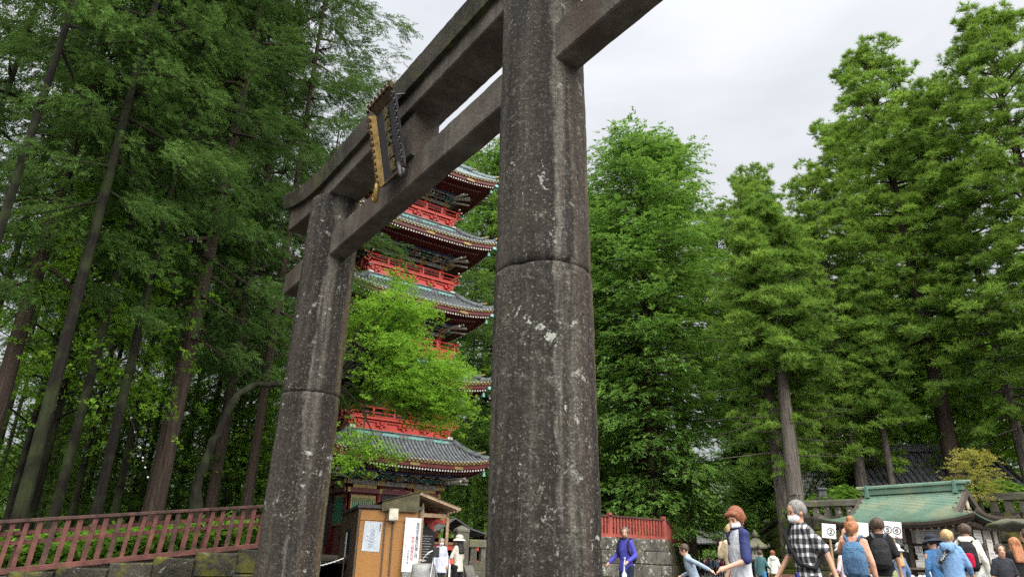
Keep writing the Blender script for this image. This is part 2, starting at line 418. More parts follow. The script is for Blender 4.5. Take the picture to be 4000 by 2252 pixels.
# shimaki beam: three stones, then the coping in three stones
cuts = [-6.15, -1.49, 1.72, 6.15]
for i in range(3):
    a, c = cuts[i] + 0.006, cuts[i + 1] - 0.006
    rough_box('shimaki_stone', a, c, -SH, SH, lambda x: SZB + 0.42 * sori(x), lambda x: 8.80 + 0.9 * sori(x), TBE, 60, seed=5.0 + i, shear=0.0)
def coping(a, c, seed, endl, endr):
    rings = []; nx = 70
    for i in range(nx + 1):
        x = a + (c - a) * i / nx; z = 0.95 * sori(x)
        zb, zt = 8.66 + z, 9.04 + z
        prof = [(-0.44, zb), (0.44, zb), (0.47, zb + .18), (0.50, zt), (0.48, zt + 0.03), (0.25, zt + .12), (0.0, zt + 0.2), (-0.25, zt + .12), (-0.48, zt + 0.03), (-0.50, zt), (-0.47, zb + .18)]
        sec = []
        for (y, zz) in prof:
            d = nz3(x + seed, y, zz, 2.5) * 0.012 + nz3(x + seed, y, zz, 11.0) * 0.010
            k = (zz - zb) * 0.40
            ex = -k if (i == 0 and endl) else (k if (i == nx and endr) else 0)
            sec.append(Vector((x + ex, y + d, zz + d)))
        rings.append(sec)
    b = MB(); b.loft(rings); return b.build('kasagi_stone', TKA, tor, True, sharp=24)
coping(-6.35, -2.2, 1, True, False); coping(-2.188, 2.1, 4, False, False); coping(2.112, 6.35, 8, False, True)
rough_box('gakuzuka_strut', -0.43, 0.43, -0.25, 0.25, lambda x: NZT - 0.01, lambda x: SZB + 0.01, TBE, 12, seed=9)

# ================================================================ the gilded plaque on the torii
GOLD = plain('gilt', (0.22, 0.145, 0.042), 0.5, 0.6, 0.5, 8.0, 0.12, 40)
GOLDD = plain('tarnished_gilt', (0.075, 0.048, 0.024), 0.5, 0.7, 0.5, 4.0, 0.2, 40)
BRNZ = plain('dark_bronze', (0.055, 0.05, 0.052), 0.45, 0.6, 0.4, 6.0, 0.2, 50)
BLK = plain('black_lacquer', (0.014, 0.012, 0.016), 0.5, 0.0, 0.4, 4.0, 0.15, 30)
pb, ptp = Vector((0.03, -0.30, 7.02)), Vector((0.03, -0.66, 8.60))
pang = math.atan2(ptp.y - pb.y, ptp.z - pb.z)
plq = empty('shrine_plaque', pb); plq.rotation_euler = (-pang, 0, 0)   # local z runs up the leaning plaque, -y faces out
tag(plq, 'tall gilded plaque with black panel and scrolled frame hanging from the torii', 'plaque')
HT = (ptp - pb).length
MBk = MB(); MBk.box((0, 0, HT / 2 + .02), (0.78, 0.05, HT - .22)); MBk.build('panel', BLK, plq)
def frame_board(name, pts_in, pts_out, mat, th=0.04):
    a = MB(); n = Vector((0, 1, 0)) * th
    r1 = [Vector(q) for q in pts_in] + [Vector(q) for q in reversed(pts_out)]
    k = len(r1); a.add([q for q in r1] + [q + n for q in r1], [tuple(range(k)), tuple(range(2 * k - 1, k - 1, -1))] + [((i + 1) % k, i, k + i, k + (i + 1) % k) for i in range(k)])
    return a.build(name, mat, plq, bevel=0.006)
zs = [0.10, HT * .5, HT - .12]
for s in (-1, 1):
    yo = -0.13
    frame_board('side_board', [(s * 0.355, -0.03, z) for z in zs][:: 1], [(s * 0.47, yo, z + 0.0) for z in zs], GOLD if s < 0 else BRNZ)
frame_board('top_board', [(-0.31, -0.035, HT - .16), (0.31, -0.035, HT - .16)], [(-0.47, -0.12, HT + .03), (0.47, -0.12, HT + .03)], GOLDD)
frame_board('bottom_board', [(-0.31, -0.035, 0.16), (0.31, -0.035, 0.16)], [(-0.36, -0.11, 0.06), (0.36, -0.11, 0.06)], GOLDD)
def scroll(n=14, turns=1.35, r=0.055, w=0.016):
    q = []
    for i in range(n + 1):
        t = i / n; a = t * turns * 2 * math.pi; rr = r * (1 - 0.78 * t)
        q.append(Vector((rr * math.cos(a), 0, rr * math.sin(a))))
    return q
sc0 = MB(); sc0.tube(scroll(), 0.017, 6); scroll_gold = sc0.mesh('scroll', GOLDD, True); scroll_dark = sc0.mesh('scroll_dark', BRNZ, True)
for s in (-1, 1):
    for i in range(11):
        z = 0.20 + i * (HT - .34) / 10.5
        o = link('frame_scroll', scroll_gold if s < 0 else scroll_dark, plq, (s * 0.475, -0.115, z)); o.scale = (s, 1, 1)
    c = MB(); c.tube([(s * .42, -.14, .16), (s * .46, -.15, .03), (s * .485, -.16, -.07), (s * .53, -.16, -.13), (s * .585, -.16, -.10), (s * .59, -.16, -.03), (s * .555, -.16, 0.0), (s * .53, -.16, -.04)], [.04, .05, .05, .045, .04, .035, .028, .015], 8)
    c.build('corner_scroll', GOLD if s < 0 else BRNZ, plq, True)
    e = MB(); e.prism([(s * .44, -.04), (s * .51, .05), (s * .49, -.08)], -0.02, 0.02, Matrix.Translation((0, -.12, HT + .02)) @ Matrix.Rotation(R(90), 4, 'X')); e.build('corner_fin', GOLDD, plq)
for i in range(7):
    o = link('frame_scroll', scroll_gold, plq, (-0.42 + 0.14 * i, -0.12, HT + .05)); o.rotation_euler = (0, R(90), 0)
CHG = plain('character_gilt', (0.15, 0.125, 0.055), 0.55, 0.4, 0.3, 9.0)
for i, ch in enumerate('東照大権現'):
    text('character', ch, 0.24, CHG, plq, (0.04, -0.045, HT - .32 - i * 0.250), (R(90), 0, 0), 0.010, sx=.82, bold=0.003)
for s in (-1, 1):
    h = MB(); h.tube([(s * .3, -.02, HT - .1), (s * .33, .25, HT - .02)], 0.018, 6); h.build('hanger', BRNZ, plq)
# ================================================================ trees: foliage templates and crowns
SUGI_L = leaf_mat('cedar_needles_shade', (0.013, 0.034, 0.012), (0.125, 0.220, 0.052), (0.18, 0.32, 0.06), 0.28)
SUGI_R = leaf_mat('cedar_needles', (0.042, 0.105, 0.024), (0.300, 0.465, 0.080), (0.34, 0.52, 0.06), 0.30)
HINO = leaf_mat('cypress_needles', (0.038, 0.105, 0.028), (0.250, 0.440, 0.095), (0.30, 0.50, 0.06), 0.30, 0.8)
MAPL = leaf_mat('maple_leaves', (0.055, 0.155, 0.018), (0.330, 0.550, 0.065), (0.38, 0.68, 0.06), 0.42, 1.5)
YELM = leaf_mat('yellow_green_leaves', (0.20, 0.22, 0.04), (0.50, 0.46, 0.12), (0.55, 0.50, 0.10), 0.4, 1.2)
UNDL = leaf_mat('shaded_underwood_leaves', (0.016, 0.042, 0.010), (0.110, 0.205, 0.034), (0.2, 0.36, 0.05), 0.35, 1.2)
SHRB = leaf_mat('shrub_leaves', (0.028, 0.070, 0.012), (0.16, 0.29, 0.040), (0.25, 0.45, 0.06), 0.4, 1.6)
BARK_G = bark_mat('grey_bark', (0.080, 0.068, 0.058), (0.22, 0.195, 0.165))
BARK_R = bark_mat('red_brown_bark', (0.036, 0.025, 0.019), (0.100, 0.075, 0.059))
BARK_D = bark_mat('dark_mossy_bark', (0.009, 0.0075, 0.006), (0.026, 0.021, 0.017), 0.45)

def tmpl(tris):
    """list of triangles -> (V, F)"""
    V = np.array(tris, dtype=np.float32).reshape(-1, 3); return V
def t_tuft(n, r, up=0.35, w=0.02, seed=1):
    """needle tuft: narrow blades radiating from a centre, main axis +x"""
    g = np.random.default_rng(seed); T = []
    for i in range(n):
        d = g.normal(size=3); d[0] += 0.55; d[2] += up; d /= np.linalg.norm(d)
        L = r * g.uniform(0.6, 1.15); s = np.cross(d, g.normal(size=3)); s /= np.linalg.norm(s)
        c = d * L * 0.10 + g.normal(size=3) * r * .08
        T.append([c - s * w, c + s * w, c + d * L])
    return tmpl(T)
def t_plume(n, L, w=0.022, droop=0.5, seed=1, fin=0.2):
    """feathery cedar plume: an arching axis along +x carrying upswept fingers"""
    g = np.random.default_rng(seed); T = []
    ax = lambda t: np.array([L * t, 0, -droop * L * t * t])
    for i in range(n):
        t = (i + 0.5) / n; a = g.uniform(0, 2 * math.pi); c = ax(t)
        tan = np.array([1, 0, -2 * droop * t]); tan /= np.linalg.norm(tan)
        sd = np.array([0, math.cos(a), math.sin(a)]); d = tan * g.uniform(0.7, 1.2) + sd * g.uniform(0.55, 0.9); d /= np.linalg.norm(d)
        l = fin * g.uniform(0.7, 1.25) * (1.15 - 0.5 * t); s = np.cross(d, g.normal(size=3)); s /= np.linalg.norm(s)
        e = c + d * l * 0.55 + np.array([0, 0, -0.01]); tip = c + d * l + np.array([0, 0, -0.03 * l / 0.2])
        T.append([c - s * w * .5, e + s * w, tip]); T.append([c - s * w * .5, tip, e - s * w])
    return tmpl(T)
def t_fan(n, L, w=0.035, seed=1):
    """flat drooping cypress spray in the x-y plane"""
    g = np.random.default_rng(seed); T = []
    for i in range(n):
        t = g.uniform(0.05, 0.95); sgn = 1 if i % 2 else -1
        c = np.array([L * t * 0.75, 0, -0.25 * L * t * t])
        an = sgn * g.uniform(0.25, 0.95) * (1.1 - 0.4 * t); d = np.array([math.cos(an), math.sin(an), g.uniform(-0.55, 0.05)]); d /= np.linalg.norm(d)
        l = L * g.uniform(0.25, 0.45) * (1.1 - 0.5 * t); s = np.cross(d, np.array([0, 0, 1]) + g.normal(size=3) * 0.5); s /= np.linalg.norm(s)
        e = c + d * l * 0.5; tip = c + d * l
        T.append([c, e + s * w, tip]); T.append([c, tip, e - s * w])
    return tmpl(T)
def t_leaves(n, spread, size, seed=1, tilt=0.5, lobes=True):
    """a spray of palmate leaves, near-horizontal"""
    g = np.random.default_rng(seed); T = []
    for i in range(n):
        c = np.array([g.uniform(0, 1.6) * spread, g.normal() * spread * 0.55, g.normal() * spread * 0.20])
        nrm = np.array([g.normal() * tilt, g.normal() * tilt, 1.0]); nrm /= np.linalg.norm(nrm)
        a = np.cross(nrm, np.array([math.cos(i * 2.4), math.sin(i * 2.4), 0])); a /= np.linalg.norm(a); b = np.cross(nrm, a); s = size * g.uniform(0.7, 1.25)
        if lobes:
            for k in (-1, 0, 1):
                an = k * 0.85; d = a * math.cos(an) + b * math.sin(an); q = -a * math.sin(an) + b * math.cos(an)
                T.append([c - d * s * .15 - q * s * 0.20, c + d * s * (1.0 if k == 0 else .85), c - d * s * .15 + q * s * 0.20])
        else:
            T.append([c - a * s, c + b * s * .5, c + a * s]); T.append([c - a * s, c + a * s, c - b * s * .5])
    return tmpl(T)
def place(T, pos, fwd, scale, roll=None, g=rng):
    """copies of template T at pos (N,3), local +x turned to fwd (N,3), local z as near up as can be"""
    N_ = len(pos); x = fwd / (np.linalg.norm(fwd, axis=1, keepdims=True) + 1e-9)
    up = np.tile(np.array([[0, 0, 1.0]]), (N_, 1)) + g.normal(size=(N_, 3)) * 0.25
    y = np.cross(up, x); y /= (np.linalg.norm(y, axis=1, keepdims=True) + 1e-9); z = np.cross(x, y)
    M = np.stack([x, y, z], axis=2) * scale[:, None, None]
    return (np.einsum('nij,kj->nki', M, T) + pos[:, None, :]).reshape(-1, 3).astype(np.float32)
def tri_mesh(name, V, mat):
    me = bpy.data.meshes.new(name); n = len(V); me.vertices.add(n); me.vertices.foreach_set('co', V.ravel())
    me.loops.add(n); me.loops.foreach_set('vertex_index', np.arange(n, dtype=np.int32))
    me.polygons.add(n // 3); me.polygons.foreach_set('loop_start', np.arange(0, n, 3, dtype=np.int32))
    me.polygons.foreach_set('loop_total', np.full(n // 3, 3, dtype=np.int32))
    me.materials.append(mat); me.update(calc_edges=True); return me

def trunk_mb(H, r0, seed=0, bend=0.0, lobes=5, top=0.06):
    b = MB(); g = random.Random(seed); n = 14; k = 22; rings = []
    ph = [g.uniform(0, 6.28) for _ in range(4)]
    for i in range(k + 1):
        t = (i / k) ** 1.35; z = H * t
        r = r0 * ((1 - t) ** 0.85 * 0.92 + top) * (1 + 0.22 * math.exp(-z / (1.1 * r0 + .3)))
        cx = bend * math.sin(t * 2.2 + ph[0]) * H * 0.02; cy = bend * math.sin(t * 1.8 + ph[1]) * H * 0.02
        rings.append([Vector((cx + r * (1 + 0.07 * math.sin(lobes * a + ph[2] + z * .15) + 0.05 * math.sin((lobes + 4) * a + ph[3])) * math.cos(a), cy + r * (1 + 0.07 * math.sin(lobes * a + ph[2] + z * .15)) * math.sin(a), z)) for a in [2 * math.pi * j / n for j in range(n)]])
    b.loft(rings); return b

def conifer(name, H, base, prof, nb, nclus, per, T, tscale, leafmat, barkmat, r0, seed, e_up=0.5, e_lo=-0.15, droop=0.25, clus=0.42, plume=False, bare=0.3, crook=0.3):
    """a tall conifer: whorled branches, each carrying clusters of needle sprays; returns (trunk mesh, crown mesh)"""
    g = np.random.default_rng(seed); b = trunk_mb(H * 0.985, r0, seed, crook)
    Ps, Fs, Ss = [], [], []
    for i in range(nb):
        t = (i + g.uniform(0, 0.9)) / nb; z = base + (H - base) * t
        if z > H * .99: continue
        a = i * 2.39996 + g.uniform(-0.5, 0.5); L = prof(t) * g.uniform(0.62, 1.18)
        e = e_lo + (e_up - e_lo) * t + g.uniform(-0.15, 0.15)
        hd = np.array([math.cos(a), math.sin(a), 0.0]); sd = np.array([-math.sin(a), math.cos(a), 0.0])
        def pt(s, L=L, e=e, z=z, hd=hd): return hd * (L * s) + np.array([0, 0, z + L * (math.tan(e) * s - droop * s * s + 0.55 * droop * s ** 4)])
        if L > 0.8:
            b.tube([Vector(pt(s)) for s in (0, .3, .6, .92)], [0.022 + 0.018 * L, .017 + 0.011 * L, .012 + .005 * L, .006], 4, False)
        m_ = max(1, int(round(nclus * (0.35 + 0.65 * L / max(0.5, prof(0.3))))))
        for c in range(m_):
            s = bare + (1.02 - bare) * ((c + g.uniform(0.1, 0.9)) / m_) ** 0.8
            lat = g.normal() * 0.20 * L * (0.4 + s * 0.6)
            cp = pt(s) + sd * lat + np.array([0, 0, g.normal() * (0.12 if plume else 0.34) - 0.15 * abs(lat) * (1 if plume else 0)])
            if abs(lat) > 0.4 and plume: b.tube([Vector(pt(max(0, s - .15))), Vector(cp)], [.018, .006], 3, False)
            k = max(2, int(per * g.uniform(0.6, 1.4)))
            if plume:
                off = g.normal(size=(k, 3)) * np.array([clus, clus, clus * 0.5]); Ps.append(cp + off)
                f = hd * 1.0 + sd * (lat * 0.6 / max(L * .3, .3)); f = f + g.normal(size=(k, 3)) * 0.32; f[:, 2] += -0.25 + 0.25 * t
                Fs.append(f); Ss.append(g.uniform(0.7, 1.3, k) * tscale)
            else:
                d = g.normal(size=(k, 3)); d[:, 2] = np.abs(d[:, 2]) * 0.9 - 0.12; d += hd * 0.5; d /= np.linalg.norm(d, axis=1, keepdims=True)
                rr = clus * g.uniform(0.75, 1.25)
                Ps.append(cp + d * rr * np.array([1, 1, 0.72])); Fs.append(d + np.array([0, 0, 0.35])); Ss.append(g.uniform(0.75, 1.25, k) * tscale)
    # leader
    k = 24; q = g.normal(size=(k, 3)) * np.array([0.25, 0.25, 0.5]); Ps.append(q + np.array([0, 0, H - 0.5])); f = q.copy(); f[:, 2] = 0.6; Fs.append(f); Ss.append(np.full(k, tscale * .9))
    Pn, Fn, Sn = np.concatenate(Ps), np.concatenate(Fs), np.concatenate(Ss)
    Ts = T if isinstance(T, list) else [T]; V = []
    idx = g.integers(0, len(Ts), len(Pn))
    for j, tt in enumerate(Ts):
        mk = idx == j; V.append(place(tt, Pn[mk], Fn[mk], Sn[mk], g=g))
    V = np.concatenate(V); print(name, len(V) // 3)
    return b.mesh(name + '_trunk', barkmat, True), tri_mesh(name + '_crown', V, leafmat)

tuft = [t_tuft(18, 0.27, 0.5, 0.019, s) for s in (1, 2, 3)]
plume = [t_plume(26, 0.38, 0.009, 0.22, s, 0.11) for s in (4, 5, 6)]
fan = [t_fan(17, 0.56, 0.019, s) for s in (7, 8)]
dome = lambda Rm, p=0.6, lo=0.75: (lambda t: Rm * min(1.0, lo + (1 - lo) * t / 0.25) * max(0.0, 1 - t ** 2.0) ** p + 0.3)
cone = lambda Rm, p=0.8, lo=0.75: (lambda t: Rm * min(1.0, lo + (1 - lo) * t / 0.25) * (1 - t) ** p + 0.25)
TREES = {}
TREES['cedar_a'] = conifer('cedar_a', 32, 11.5, dome(4.2, 0.55), 158, 6, 13, tuft, 1.08, SUGI_R, BARK_R, 0.52, 21, 0.75, -0.05, 0.20, 0.36)
TREES['cedar_b'] = conifer('cedar_b', 32, 8.5, dome(3.9, 0.58), 145, 6, 13, tuft, 1.1, SUGI_R, BARK_G, 0.42, 22, 0.7, -0.2, 0.2, 0.37)
TREES['cedar_young'] = conifer('cedar_young', 20, 10.2, dome(2.5, 0.8, 0.9), 105, 6, 14, tuft, 1.1, SUGI_R, BARK_G, 0.45, 23, 0.8, 0.0, 0.15, 0.38, bare=.2)
TREES['cypress'] = conifer('cypress', 29, 3.5, dome(4.6, 0.45, 0.85), 225, 10, 10, fan, 1.15, HINO, BARK_R, 0.36, 24, 0.6, -0.2, 0.30, 0.36, plume=True, bare=.12)
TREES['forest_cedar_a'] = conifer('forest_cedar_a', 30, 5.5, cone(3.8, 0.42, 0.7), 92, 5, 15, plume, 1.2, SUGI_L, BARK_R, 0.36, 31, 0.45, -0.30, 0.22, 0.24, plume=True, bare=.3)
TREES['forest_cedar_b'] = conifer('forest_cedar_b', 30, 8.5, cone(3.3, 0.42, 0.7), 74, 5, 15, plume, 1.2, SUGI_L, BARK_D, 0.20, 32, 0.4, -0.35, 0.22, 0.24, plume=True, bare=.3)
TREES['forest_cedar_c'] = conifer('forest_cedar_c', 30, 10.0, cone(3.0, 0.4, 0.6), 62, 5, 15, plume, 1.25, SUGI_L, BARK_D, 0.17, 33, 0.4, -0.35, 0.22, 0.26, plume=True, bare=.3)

def put_tree(kind, loc, H, name, label, group, wide=1.0, rz=None, thick=None):
    tm, cm = TREES[kind]; h0 = {'cedar_young': 20, 'cypress': 29}.get(kind, 30 if kind.startswith('forest') else 32)
    s = H / h0; e = empty(name, loc, rnd.uniform(0, 6.28) if rz is None else rz); tag(e, label, 'tree', group)
    tr = link('trunk', tm, e); k = thick or s; tr.scale = (k, k, s)
    cw = link('crown', cm, e); cw.scale = (s * wide, s * wide, s)
    return e
RT = 'tall conifers right of the torii'; LT = 'conifers of the wood left of the torii'
# --- right of the near pillar
put_tree('cedar_a', GA(-23.0, 42), 31.8, 'cedar_tree', 'tallest cedar of the right group with reddish trunk behind the green roof', RT, 1.0, 0.4, .95)
put_tree('cedar_b', GA(-18.6, 41), 27.5, 'cedar_tree', 'cedar with broad crown just left of the tree at the right edge', RT, 1.0, 1.9, .7)
put_tree('cedar_a', GA(-14.6, 38), 28.5, 'cedar_tree', 'tall cedar with crown cut off by the right edge of the picture', RT, 1.0, 3.0)
put_tree('cedar_young', GA(-33.2, 35), 18.6, 'cedar_tree', 'bright green cedar with bare grey trunk beside the tiled roof gate', RT, 1.0, 0.9, 1.05)
put_tree('cedar_b', GA(-33.9, 36.5), 21.0, 'cedar_tree', 'second grey trunk standing close beside the bare grey trunk', RT, .8, 2.9, .95)
put_tree('cedar_b', GA(-33.6, 62), 36.5, 'cedar_tree', 'dark distant cedar whose top shows behind the bright green cedar', RT, 1.0, 2.2)
put_tree('cedar_b', GA(-28.7, 41), 23.5, 'cedar_tree', 'middle height cedar with grey trunk left of the dark shrine roof', RT, 1.0, 4.0, .9)
put_tree('cedar_a', GA(-26.4, 50), 32.0, 'cedar_tree', 'cedar standing behind between the grey trunk and the reddish trunk', RT, 0.95, 5.1)
put_tree('cedar_a', GA(-30.6, 56), 27.5, 'cedar_tree', 'cedar filling the gap right of the bright green cedar', RT, 0.9, 2.7)
put_tree('cedar_young', GA(-26.7, 40), 16.0, 'cedar_tree', 'slender shorter cedar just left of the reddish trunk', RT, 0.75, 1.1, .5)
put_tree('cedar_b', GA(-21.5, 52), 33.0, 'cedar_tree', 'cedar seen between the two tallest crowns on the right', RT, 1.0, 3.4)
put_tree('cypress', GA(-43.4, 43), 29.5, 'cypress_tree', 'big yellow green cypress directly right of the near pillar', RT, 1.24, 0.3)
put_tree('cypress', GA(-47.5, 47), 27.5, 'cypress_tree', 'cypress partly hidden behind the near pillar', RT, 1.0, 2.0)
put_tree('cedar_a', GA(-41.4, 58), 38.0, 'cedar_tree', 'cedar rising behind the right flank of the big cypress', RT, 0.95, 1.0)
put_tree('cedar_a', GA(-37.0, 64), 33.5, 'cedar_tree', 'cedar at the right edge of the far path closing the gap beside the big cypress', RT, 1.1, 4.9, .8)
put_tree('cypress', GA(-34.9, 60), 25.0, 'cypress_tree', 'cypress standing right of the far path', RT, 0.9, 4.4)
put_tree('cypress', GA(-44.6, 74), 26.0, 'cypress_tree', 'distant cypress over the far gate on its left', RT, 0.9, 5.5)
put_tree('cypress', GA(-36.6, 92), 26.0, 'cypress_tree', 'distant cypress over the far gate on its right', RT, 0.9, 0.9)
put_tree('cedar_b', GA(-35.6, 78), 30.0, 'cedar_tree', 'distant cedar between the far gate and the bare grey trunk', RT, 0.9, 2.9)
# --- behind the pagoda
PT = 'conifers behind the pagoda'
for i, (az, D, H, k) in enumerate([(-53.0, 56, 37, 'cedar_a'), (-57.2, 62, 40, 'cypress'), (-60.6, 70, 35, 'forest_cedar_b'), (-64.5, 60, 36, 'forest_cedar_a'), (-68.5, 52, 34, 'forest_cedar_b'), (-49.5, 68, 34, 'cypress'), (-55, 74, 34, 'forest_cedar_c'), (-58.5, 46, 22, 'forest_cedar_c'), (-51.0, 50, 24, 'forest_cedar_b')]):
    put_tree(k, GA(az, D, .9), H, 'conifer_tree', 'dark conifer standing behind the pagoda', PT, 1.05, i * 1.3)
# --- the wood on the left
for (az, D, H, k, w, th, lab) in [
        (-75.0, 27, 36, 'forest_cedar_a', 1.05, .62, 'cedar at the right edge of the wood, its foliage against the sky'),
        (-81.2, 24, 34, 'forest_cedar_a', 0.95, 1.08, 'cedar with the thickest reddish brown trunk behind the left fence'),
        (-88.7, 19, 29, 'forest_cedar_b', 0.9, .95, 'pale grey trunked tree at the left edge of the picture'),
        (-87.3, 21.5, 30, 'forest_cedar_c', 0.9, .95, 'dark trunked tree next to the pale grey trunk'),
        (-84.9, 21.5, 31, 'forest_cedar_b', 0.9, .82, 'straight brown trunked tree left of the thickest trunk'),
        (-83.3, 26, 31, 'forest_cedar_c', 0.9, .9, 'dark trunked tree just left of the thickest trunk')]:
    put_tree(k, GA(az, D, 1.2), H, 'cedar_tree', lab, LT, w, az * 3.7, th * .80)
i = 0
for (az, D) in [(-78.5, 31), (-76.3, 38), (-71.8, 40), (-86.2, 29), (-89.5, 27), (-91.5, 22), (-82.2, 36), (-79.8, 44), (-84.4, 43), (-87.9, 39), (-91, 35), (-74.2, 50), (-81.5, 56), (-88, 55), (-70.5, 62), (-93.5, 28), (-94.5, 18), (-79.5, 72), (-97, 23), (-77.6, 57), (-84.2, 70), (-72.8, 70), (-90.5, 44), (-68.5, 46), (-85.6, 36), (-80.6, 30), (-77.3, 29)]:
    put_tree(['forest_cedar_b', 'forest_cedar_c', 'forest_cedar_a'][i % 3], GA(az, D, 1.2), 27 + (i * 37 % 9), 'conifer_tree', 'conifer deeper in the wood behind the left fence', LT + ', farther rows', 1.0, i * 2.1, .62); i += 1
# ================================================================ walls, fences and terraces
WALLST = stone_mat('wall_stone', (0.055, 0.050, 0.042), (0.105, 0.098, 0.080), (0.16, 0.15, 0.125), lichen=1.9, moss=0.22, mosscol=(0.09, 0.095, 0.02), bump=0.9, grain=30)
MOSSST = stone_mat('mossy_wall_stone', (0.018, 0.017, 0.012), (0.040, 0.038, 0.027), (0.075, 0.068, 0.052), lichen=0.7, moss=0.46, mosscol=(0.10, 0.10, 0.014), bump=1.0, grain=26)
COREST = plain('wall_core', (0.03, 0.027, 0.02), 0.95, var=0.4)
def block(w, h, d, g, bulge=0.05, jit=0.09):
    """one dressed stone: local x along the wall, z up, +y outwards; the face is chamfered and uneven"""
    b = MB(); c = min(0.03, w * .15, h * .15)
    j = lambda: g.uniform(-jit, jit) * 0.5
    back = [(-w / 2, -d, -h / 2), (w / 2, -d, -h / 2), (w / 2, -d, h / 2), (-w / 2, -d, h / 2)]
    rim = [(-w / 2 + j() * .5, -0.03, -h / 2 + j() * .5), (w / 2 + j() * .5, -0.03, -h / 2 + j() * .5), (w / 2 + j() * .5, -0.03, h / 2 + j() * .5), (-w / 2 + j() * .5, -0.03, h / 2 + j() * .5)]
    fr = [(x * (1 - 2 * c / w), bulge * g.uniform(0.2, 0.9), z * (1 - 2 * c / h)) for x, _, z in rim]
    mid = [(0 + j(), bulge * g.uniform(0.7, 1.5), j())]
    V = back + rim + fr + mid
    F = [(0, 3, 2, 1)] + [(k, (k + 1) % 4, 4 + (k + 1) % 4, 4 + k) for k in range(4)] + [(4 + k, 4 + (k + 1) % 4, 8 + (k + 1) % 4, 8 + k) for k in range(4)] + [(8 + k, 8 + (k + 1) % 4, 12) for k in range(4)]
    b.add(V, F); return b
def stone_wall(name, label, a, b_, ztop, courses, mat, batter=0.08, wmin=0.5, wmax=1.1, depth=0.4, z0=0.0, cat='wall', group=None):
    """a retaining wall from plan point a to b_ (its face to the right of a->b_): a dark core and every stone on its face.
    ztop(t) gives the height along it."""
    a, b_ = Vector((a[0], a[1], 0)), Vector((b_[0], b_[1], 0)); L_ = (b_ - a).length; d = (b_ - a) / L_; n = Vector((d.y, -d.x, 0))
    e = empty(name, a); tag(e, label, cat, group, 'thing'); ang = math.atan2(d.y, d.x); e.rotation_euler = (0, 0, ang)
    g = random.Random(len(label) * 7)
    core = MB(); k = 12
    # simple core slab, set back behind the faces
    V = []
    for i in range(k + 1):
        t = i / k; zt = ztop(t) - 0.02
        V += [Vector((L_ * t, 0.10 - batter * (zt - z0), z0 - 0.3)), Vector((L_ * t, 0.10, zt)), Vector((L_ * t, depth + 0.5, zt)), Vector((L_ * t, depth + 0.5, z0 - 0.3))]
    core.loft([V[4 * i:4 * i + 4] for i in range(k + 1)])
    # local frame: x along a->b, outward is -y (right of a->b)
    core.build('core', COREST, e)
    for c in range(courses):
        x = -g.uniform(0, 0.3)
        while x < L_:
            w = g.uniform(wmin, wmax); x1 = min(x + w, L_ + 0.02); x0_ = max(x, -0.02); x = x1
            if x1 - x0_ < 0.12: continue
            dzj = g.uniform(-.06, .06);
            tm = (x0_ + x1) / 2 / L_; zt = ztop(min(1, max(0, tm))); hh = (zt - z0) / courses
            zc = z0 + hh * (c + 0.5); yo = -batter * (zt - zc)
            bl = block(x1 - x0_ - 0.012, hh - 0.012, depth, g)
            o = bl.build('stone', mat, e); o.rotation_euler = (0, 0, math.pi); o.location = ((x0_ + x1) / 2, yo, zc)
    return e
# ---------------- left: mossy wall and red picket fence
RED_O = plain('weathered_red_paint', (0.105, 0.037, 0.028), 0.8, 0, 0.55, 5.0, 0.45, 40)
RED_D = plain('dirty_red_paint', (0.070, 0.034, 0.026), 0.85, 0, 0.7, 7.0, 0.45, 40)
RED_F = plain('fence_red_paint', (0.300, 0.062, 0.046), 0.65, 0, 0.35, 2.5, 0.25, 40)
XF = -6.0
lt0, lt1 = PX(0, 2030, XF), PX(1030, 1970, XF); lb0, lb1 = PX(0, 2243, XF), PX(1000, 2140, XF)
def lin(p, q, y): return p.z + (q.z - p.z) * (y - p.y) / (q.y - p.y)
FY0, FY1 = -8.0, 0.95
topz = lambda y: lin(lt0, lt1, y); botz = lambda y: lin(lb0, lb1, y)
fe = empty('picket_fence', (XF, FY0, botz(FY0))); tag(fe, 'long weathered red wooden picket fence on the mossy wall at left', 'fence')
def F_(y, z, x=0.0): return Vector((x, y - FY0, z - botz(FY0)))
b = MB(); b.bar(F_(FY0, topz(FY0) - .03), F_(FY1, topz(FY1) - .03), 0.16, 0.06); b.build('top_rail', RED_D, fe, bevel=.008)
b = MB(); b.bar(F_(FY0, botz(FY0) + .05), F_(FY1, botz(FY1) + .05), 0.12, 0.10); b.build('bottom_rail', RED_O, fe, bevel=.008)
for fr in (0.74, 0.56):
    b = MB(); zz = lambda y: botz(y) + (topz(y) - botz(y)) * fr
    b.bar(F_(FY0, zz(FY0), -0.05), F_(FY1, zz(FY1), -0.05), 0.04, 0.075); b.build('middle_rail', RED_O, fe, bevel=.005)
npk = int((FY1 - FY0) / 0.208)
pk = [None, None]
for j in range(2):
    q = MB(); q.box((0, 0, 0.36), (0.05, 0.082, 0.72)); pk[j] = q.mesh('picket', [RED_O, RED_D][j])
for i in range(npk):
    y = FY0 + 0.1 + i * 0.208
    o = link('picket', pk[1 if (i * 7 % 5 == 0) else 0], fe, F_(y, botz(y) + 0.09, 0.02)); hgt = topz(y) - botz(y) - 0.13
    o.scale = (1, rnd.uniform(.86, 1.12), hgt / 0.72); o.rotation_euler = (-0.06 + rnd.uniform(-.025, .025), 0, rnd.uniform(-.08, .08))
for y in (-7.5, -4.2, -1.05):
    q = MB(); q.bar(F_(y, botz(y), -0.12), F_(y + .06, topz(y) - .06, -0.12), 0.09, 0.09); q.build('post', RED_D, fe)
